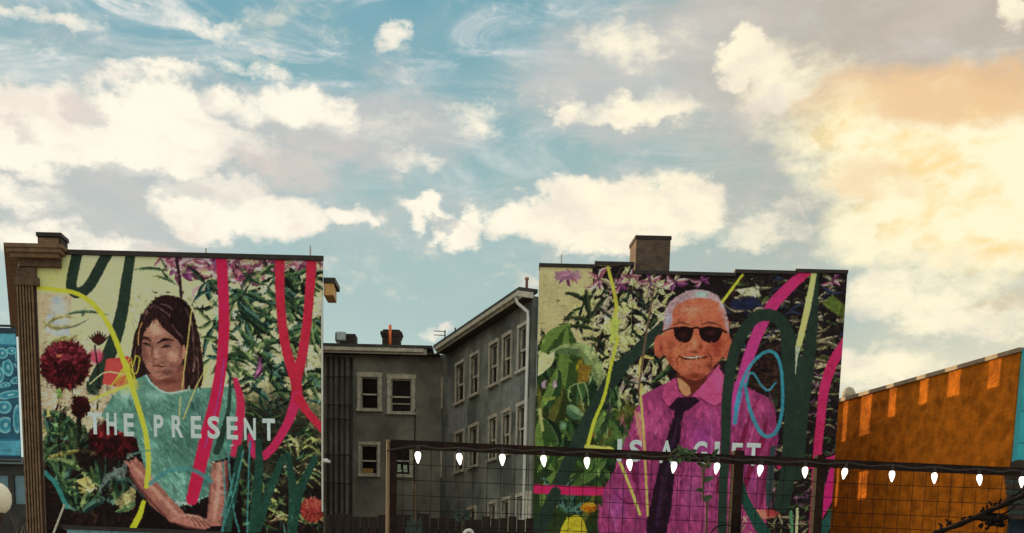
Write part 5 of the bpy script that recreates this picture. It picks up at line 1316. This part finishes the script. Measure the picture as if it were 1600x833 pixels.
MB().box(FB, ub0, ub1, -.012, 0, zb0, zb1).build('cloth', M_navy, bn)
flat_sheet(p, YB - .004, ub0 + .004, ub1 - .004, zb0 + .004, zb1 - .004, bn, 'print', .011)
for z in (zb1 + .03, zb0 - .03): MB().tube([(ub0 - .25, YB, z), (ub1 + .0, YB, z)], .018, 8).build('arm', M_pipe, bn)
MB().tube([(ub0 - .25, YB, 0), (ub0 - .25, YB, zb1 + .5)], [.09, .06], 12).build('pole', M_pipe, bn, True)
YG = 20.0
gl_ = at(-5, 777, YG)
gp = empty('globe_lamp', (gl_.x, YG, 0), 'cream glass globe street lamp on a dark post below the banner', 'street lamp')
MB().lathe((gl_.x, YG, gl_.z), [(-.235, .07), (-.22, .12), (-.15, .185), (-.05, .215), (.05, .21), (.14, .165), (.2, .09), (.22, .01)], 20).build('globe', mat('cream_glass', (.86, .76, .60), .3, .05, 4), gp, True)
MB().lathe((gl_.x, YG, 0), [(0, .12), (.3, .12), (.35, .07), (gl_.z - .4, .05), (gl_.z - .3, .09), (gl_.z - .236, .1)], 12).build('post', M_soffit, gp, True)
# neighbour down the street with a dark framed blue window band
YN = 58.0
FN = Frame((0, YN, 0), (1, 0, 0), (0, -1, 0))
nb_ = empty('street_house', (FN.uz(5, 800)[0], YN, 0), 'low blue-grey building with dark framed tall windows past the fluted pilaster', 'building')
u0, zt_ = FN.uz(-60, 724); u1 = FN.uz(41, 780)[0]
hw = []
for (xa, xb, ya, yb) in [(21, 40, 742, 788), (-4, 14, 742, 788), (-32, -10, 742, 788)]:
    a, z1 = FN.uz(xa, ya); b, z0 = FN.uz(xb, yb); hw.append((a, b, z0, z1))
W = MB(); wall_cells(W, FN, u0, u1, 0, zt_, hw, .25); W.build('wall', mat('dark_timber_front', (.05, .05, .05), .7, .3, 2), nb_)
MB().box(FN, u0, u1, -9, -.6, 0, zt_ - .05).build('body', M_roof, nb_)
MB().box(FN, u0 - .1, u1 + .0, -.3, .25, zt_ + .002, zt_ + .3).build('cornice', mat('grey_blue_paint', (.16, .24, .28), .6, .2, 3), nb_)
for (a, b, z0, z1) in hw: MB().box(FN, a, b, -.12, -.1, z0, z1).build('window', mat('blue_reflecting_glass', (.14, .27, .36), .12, .15, 1.5, spec=.5), nb_)
bm_ = at(30, 833, 30)
bs = empty('bare_tree', (bm_.x, bm_.y, 0), 'leafless dark twiggy young tree beside the foot of the fluted pilaster', 'tree')
MB().tube([(bm_.x, bm_.y, 0), (bm_.x + .02, bm_.y, bm_.z - .1)], [.05, .03], 8).build('trunk', M_stem, bs, True)
tw = MB()
for i in range(16):
    a = random.uniform(0, 6.28); b0 = Vector((bm_.x, bm_.y, bm_.z - random.uniform(.1, .9))); l = random.uniform(.3, .75)
    e1 = b0 + Vector((math.cos(a) * l * .35, math.sin(a) * l * .3, l * .6)); e2 = e1 + Vector((random.uniform(-.15, .15), random.uniform(-.1, .1), l * .45))
    tw.tube(spl3([b0, e1, e2], 4), [.012, .011, .01, .009, .008, .007, .006, .005, .004], 5)
    e3 = e1 + Vector((random.uniform(-.25, .25), random.uniform(-.1, .1), random.uniform(.0, .25))); tw.tube([e1, e3], [.006, .003], 4)
tag(tw.build('twigs', M_pipe, bs), kind='stuff')
# teal flat-roofed kiosk under the left mural
Pk0 = at(104, 823, 30.0); lo_, hi_ = 28.0, 36.0
for _ in range(40):
    md = (lo_ + hi_) / 2
    if at(345, 833, md).z < Pk0.z: lo_ = md
    else: hi_ = md
Pk1 = at(345, 833, lo_); uk = Vector((Pk1.x - Pk0.x, Pk1.y - Pk0.y, 0)).normalized()
FK = Frame((Pk0.x, Pk0.y, 0), uk, Vector((uk.y, -uk.x, 0))); LK = (Pk1 - Pk0).length
kk = empty('teal_kiosk', (Pk0.x + 2, Pk0.y + 1, 0), 'pale teal boarded kiosk with a dark flat roof below the woman mural', 'kiosk')
M_pteal = mat('pale_teal_boards', (.22, .42, .48), .6, .15, 4)
nk = 14
for i in range(nk): MB().box(FK, i * LK / nk + .006, (i + 1) * LK / nk - .006, -.03, 0, 0, Pk0.z - .05).build('board', M_pteal, kk)
MB().box(FK, 0, LK, -2.4, -.032, 0, Pk0.z - .06).build('body', M_pteal, kk)
MB().box(FK, -.08, LK + .08, -2.5, .08, Pk0.z - .048, Pk0.z + .03).build('roof', M_coping, kk)
pl0, pl1 = at(101, 788, 28.5), at(82, 838, 28.5)
po = empty('leaning_pole', (pl1.x, pl1.y, 0), 'thin pale pole leaning beside the teal kiosk', 'pole')
MB().tube([pl0, pl1, pl1 + (pl1 - pl0) * (pl1.z / (pl0.z - pl1.z)) * .98], .022, 8).build('shaft', M_white, po)
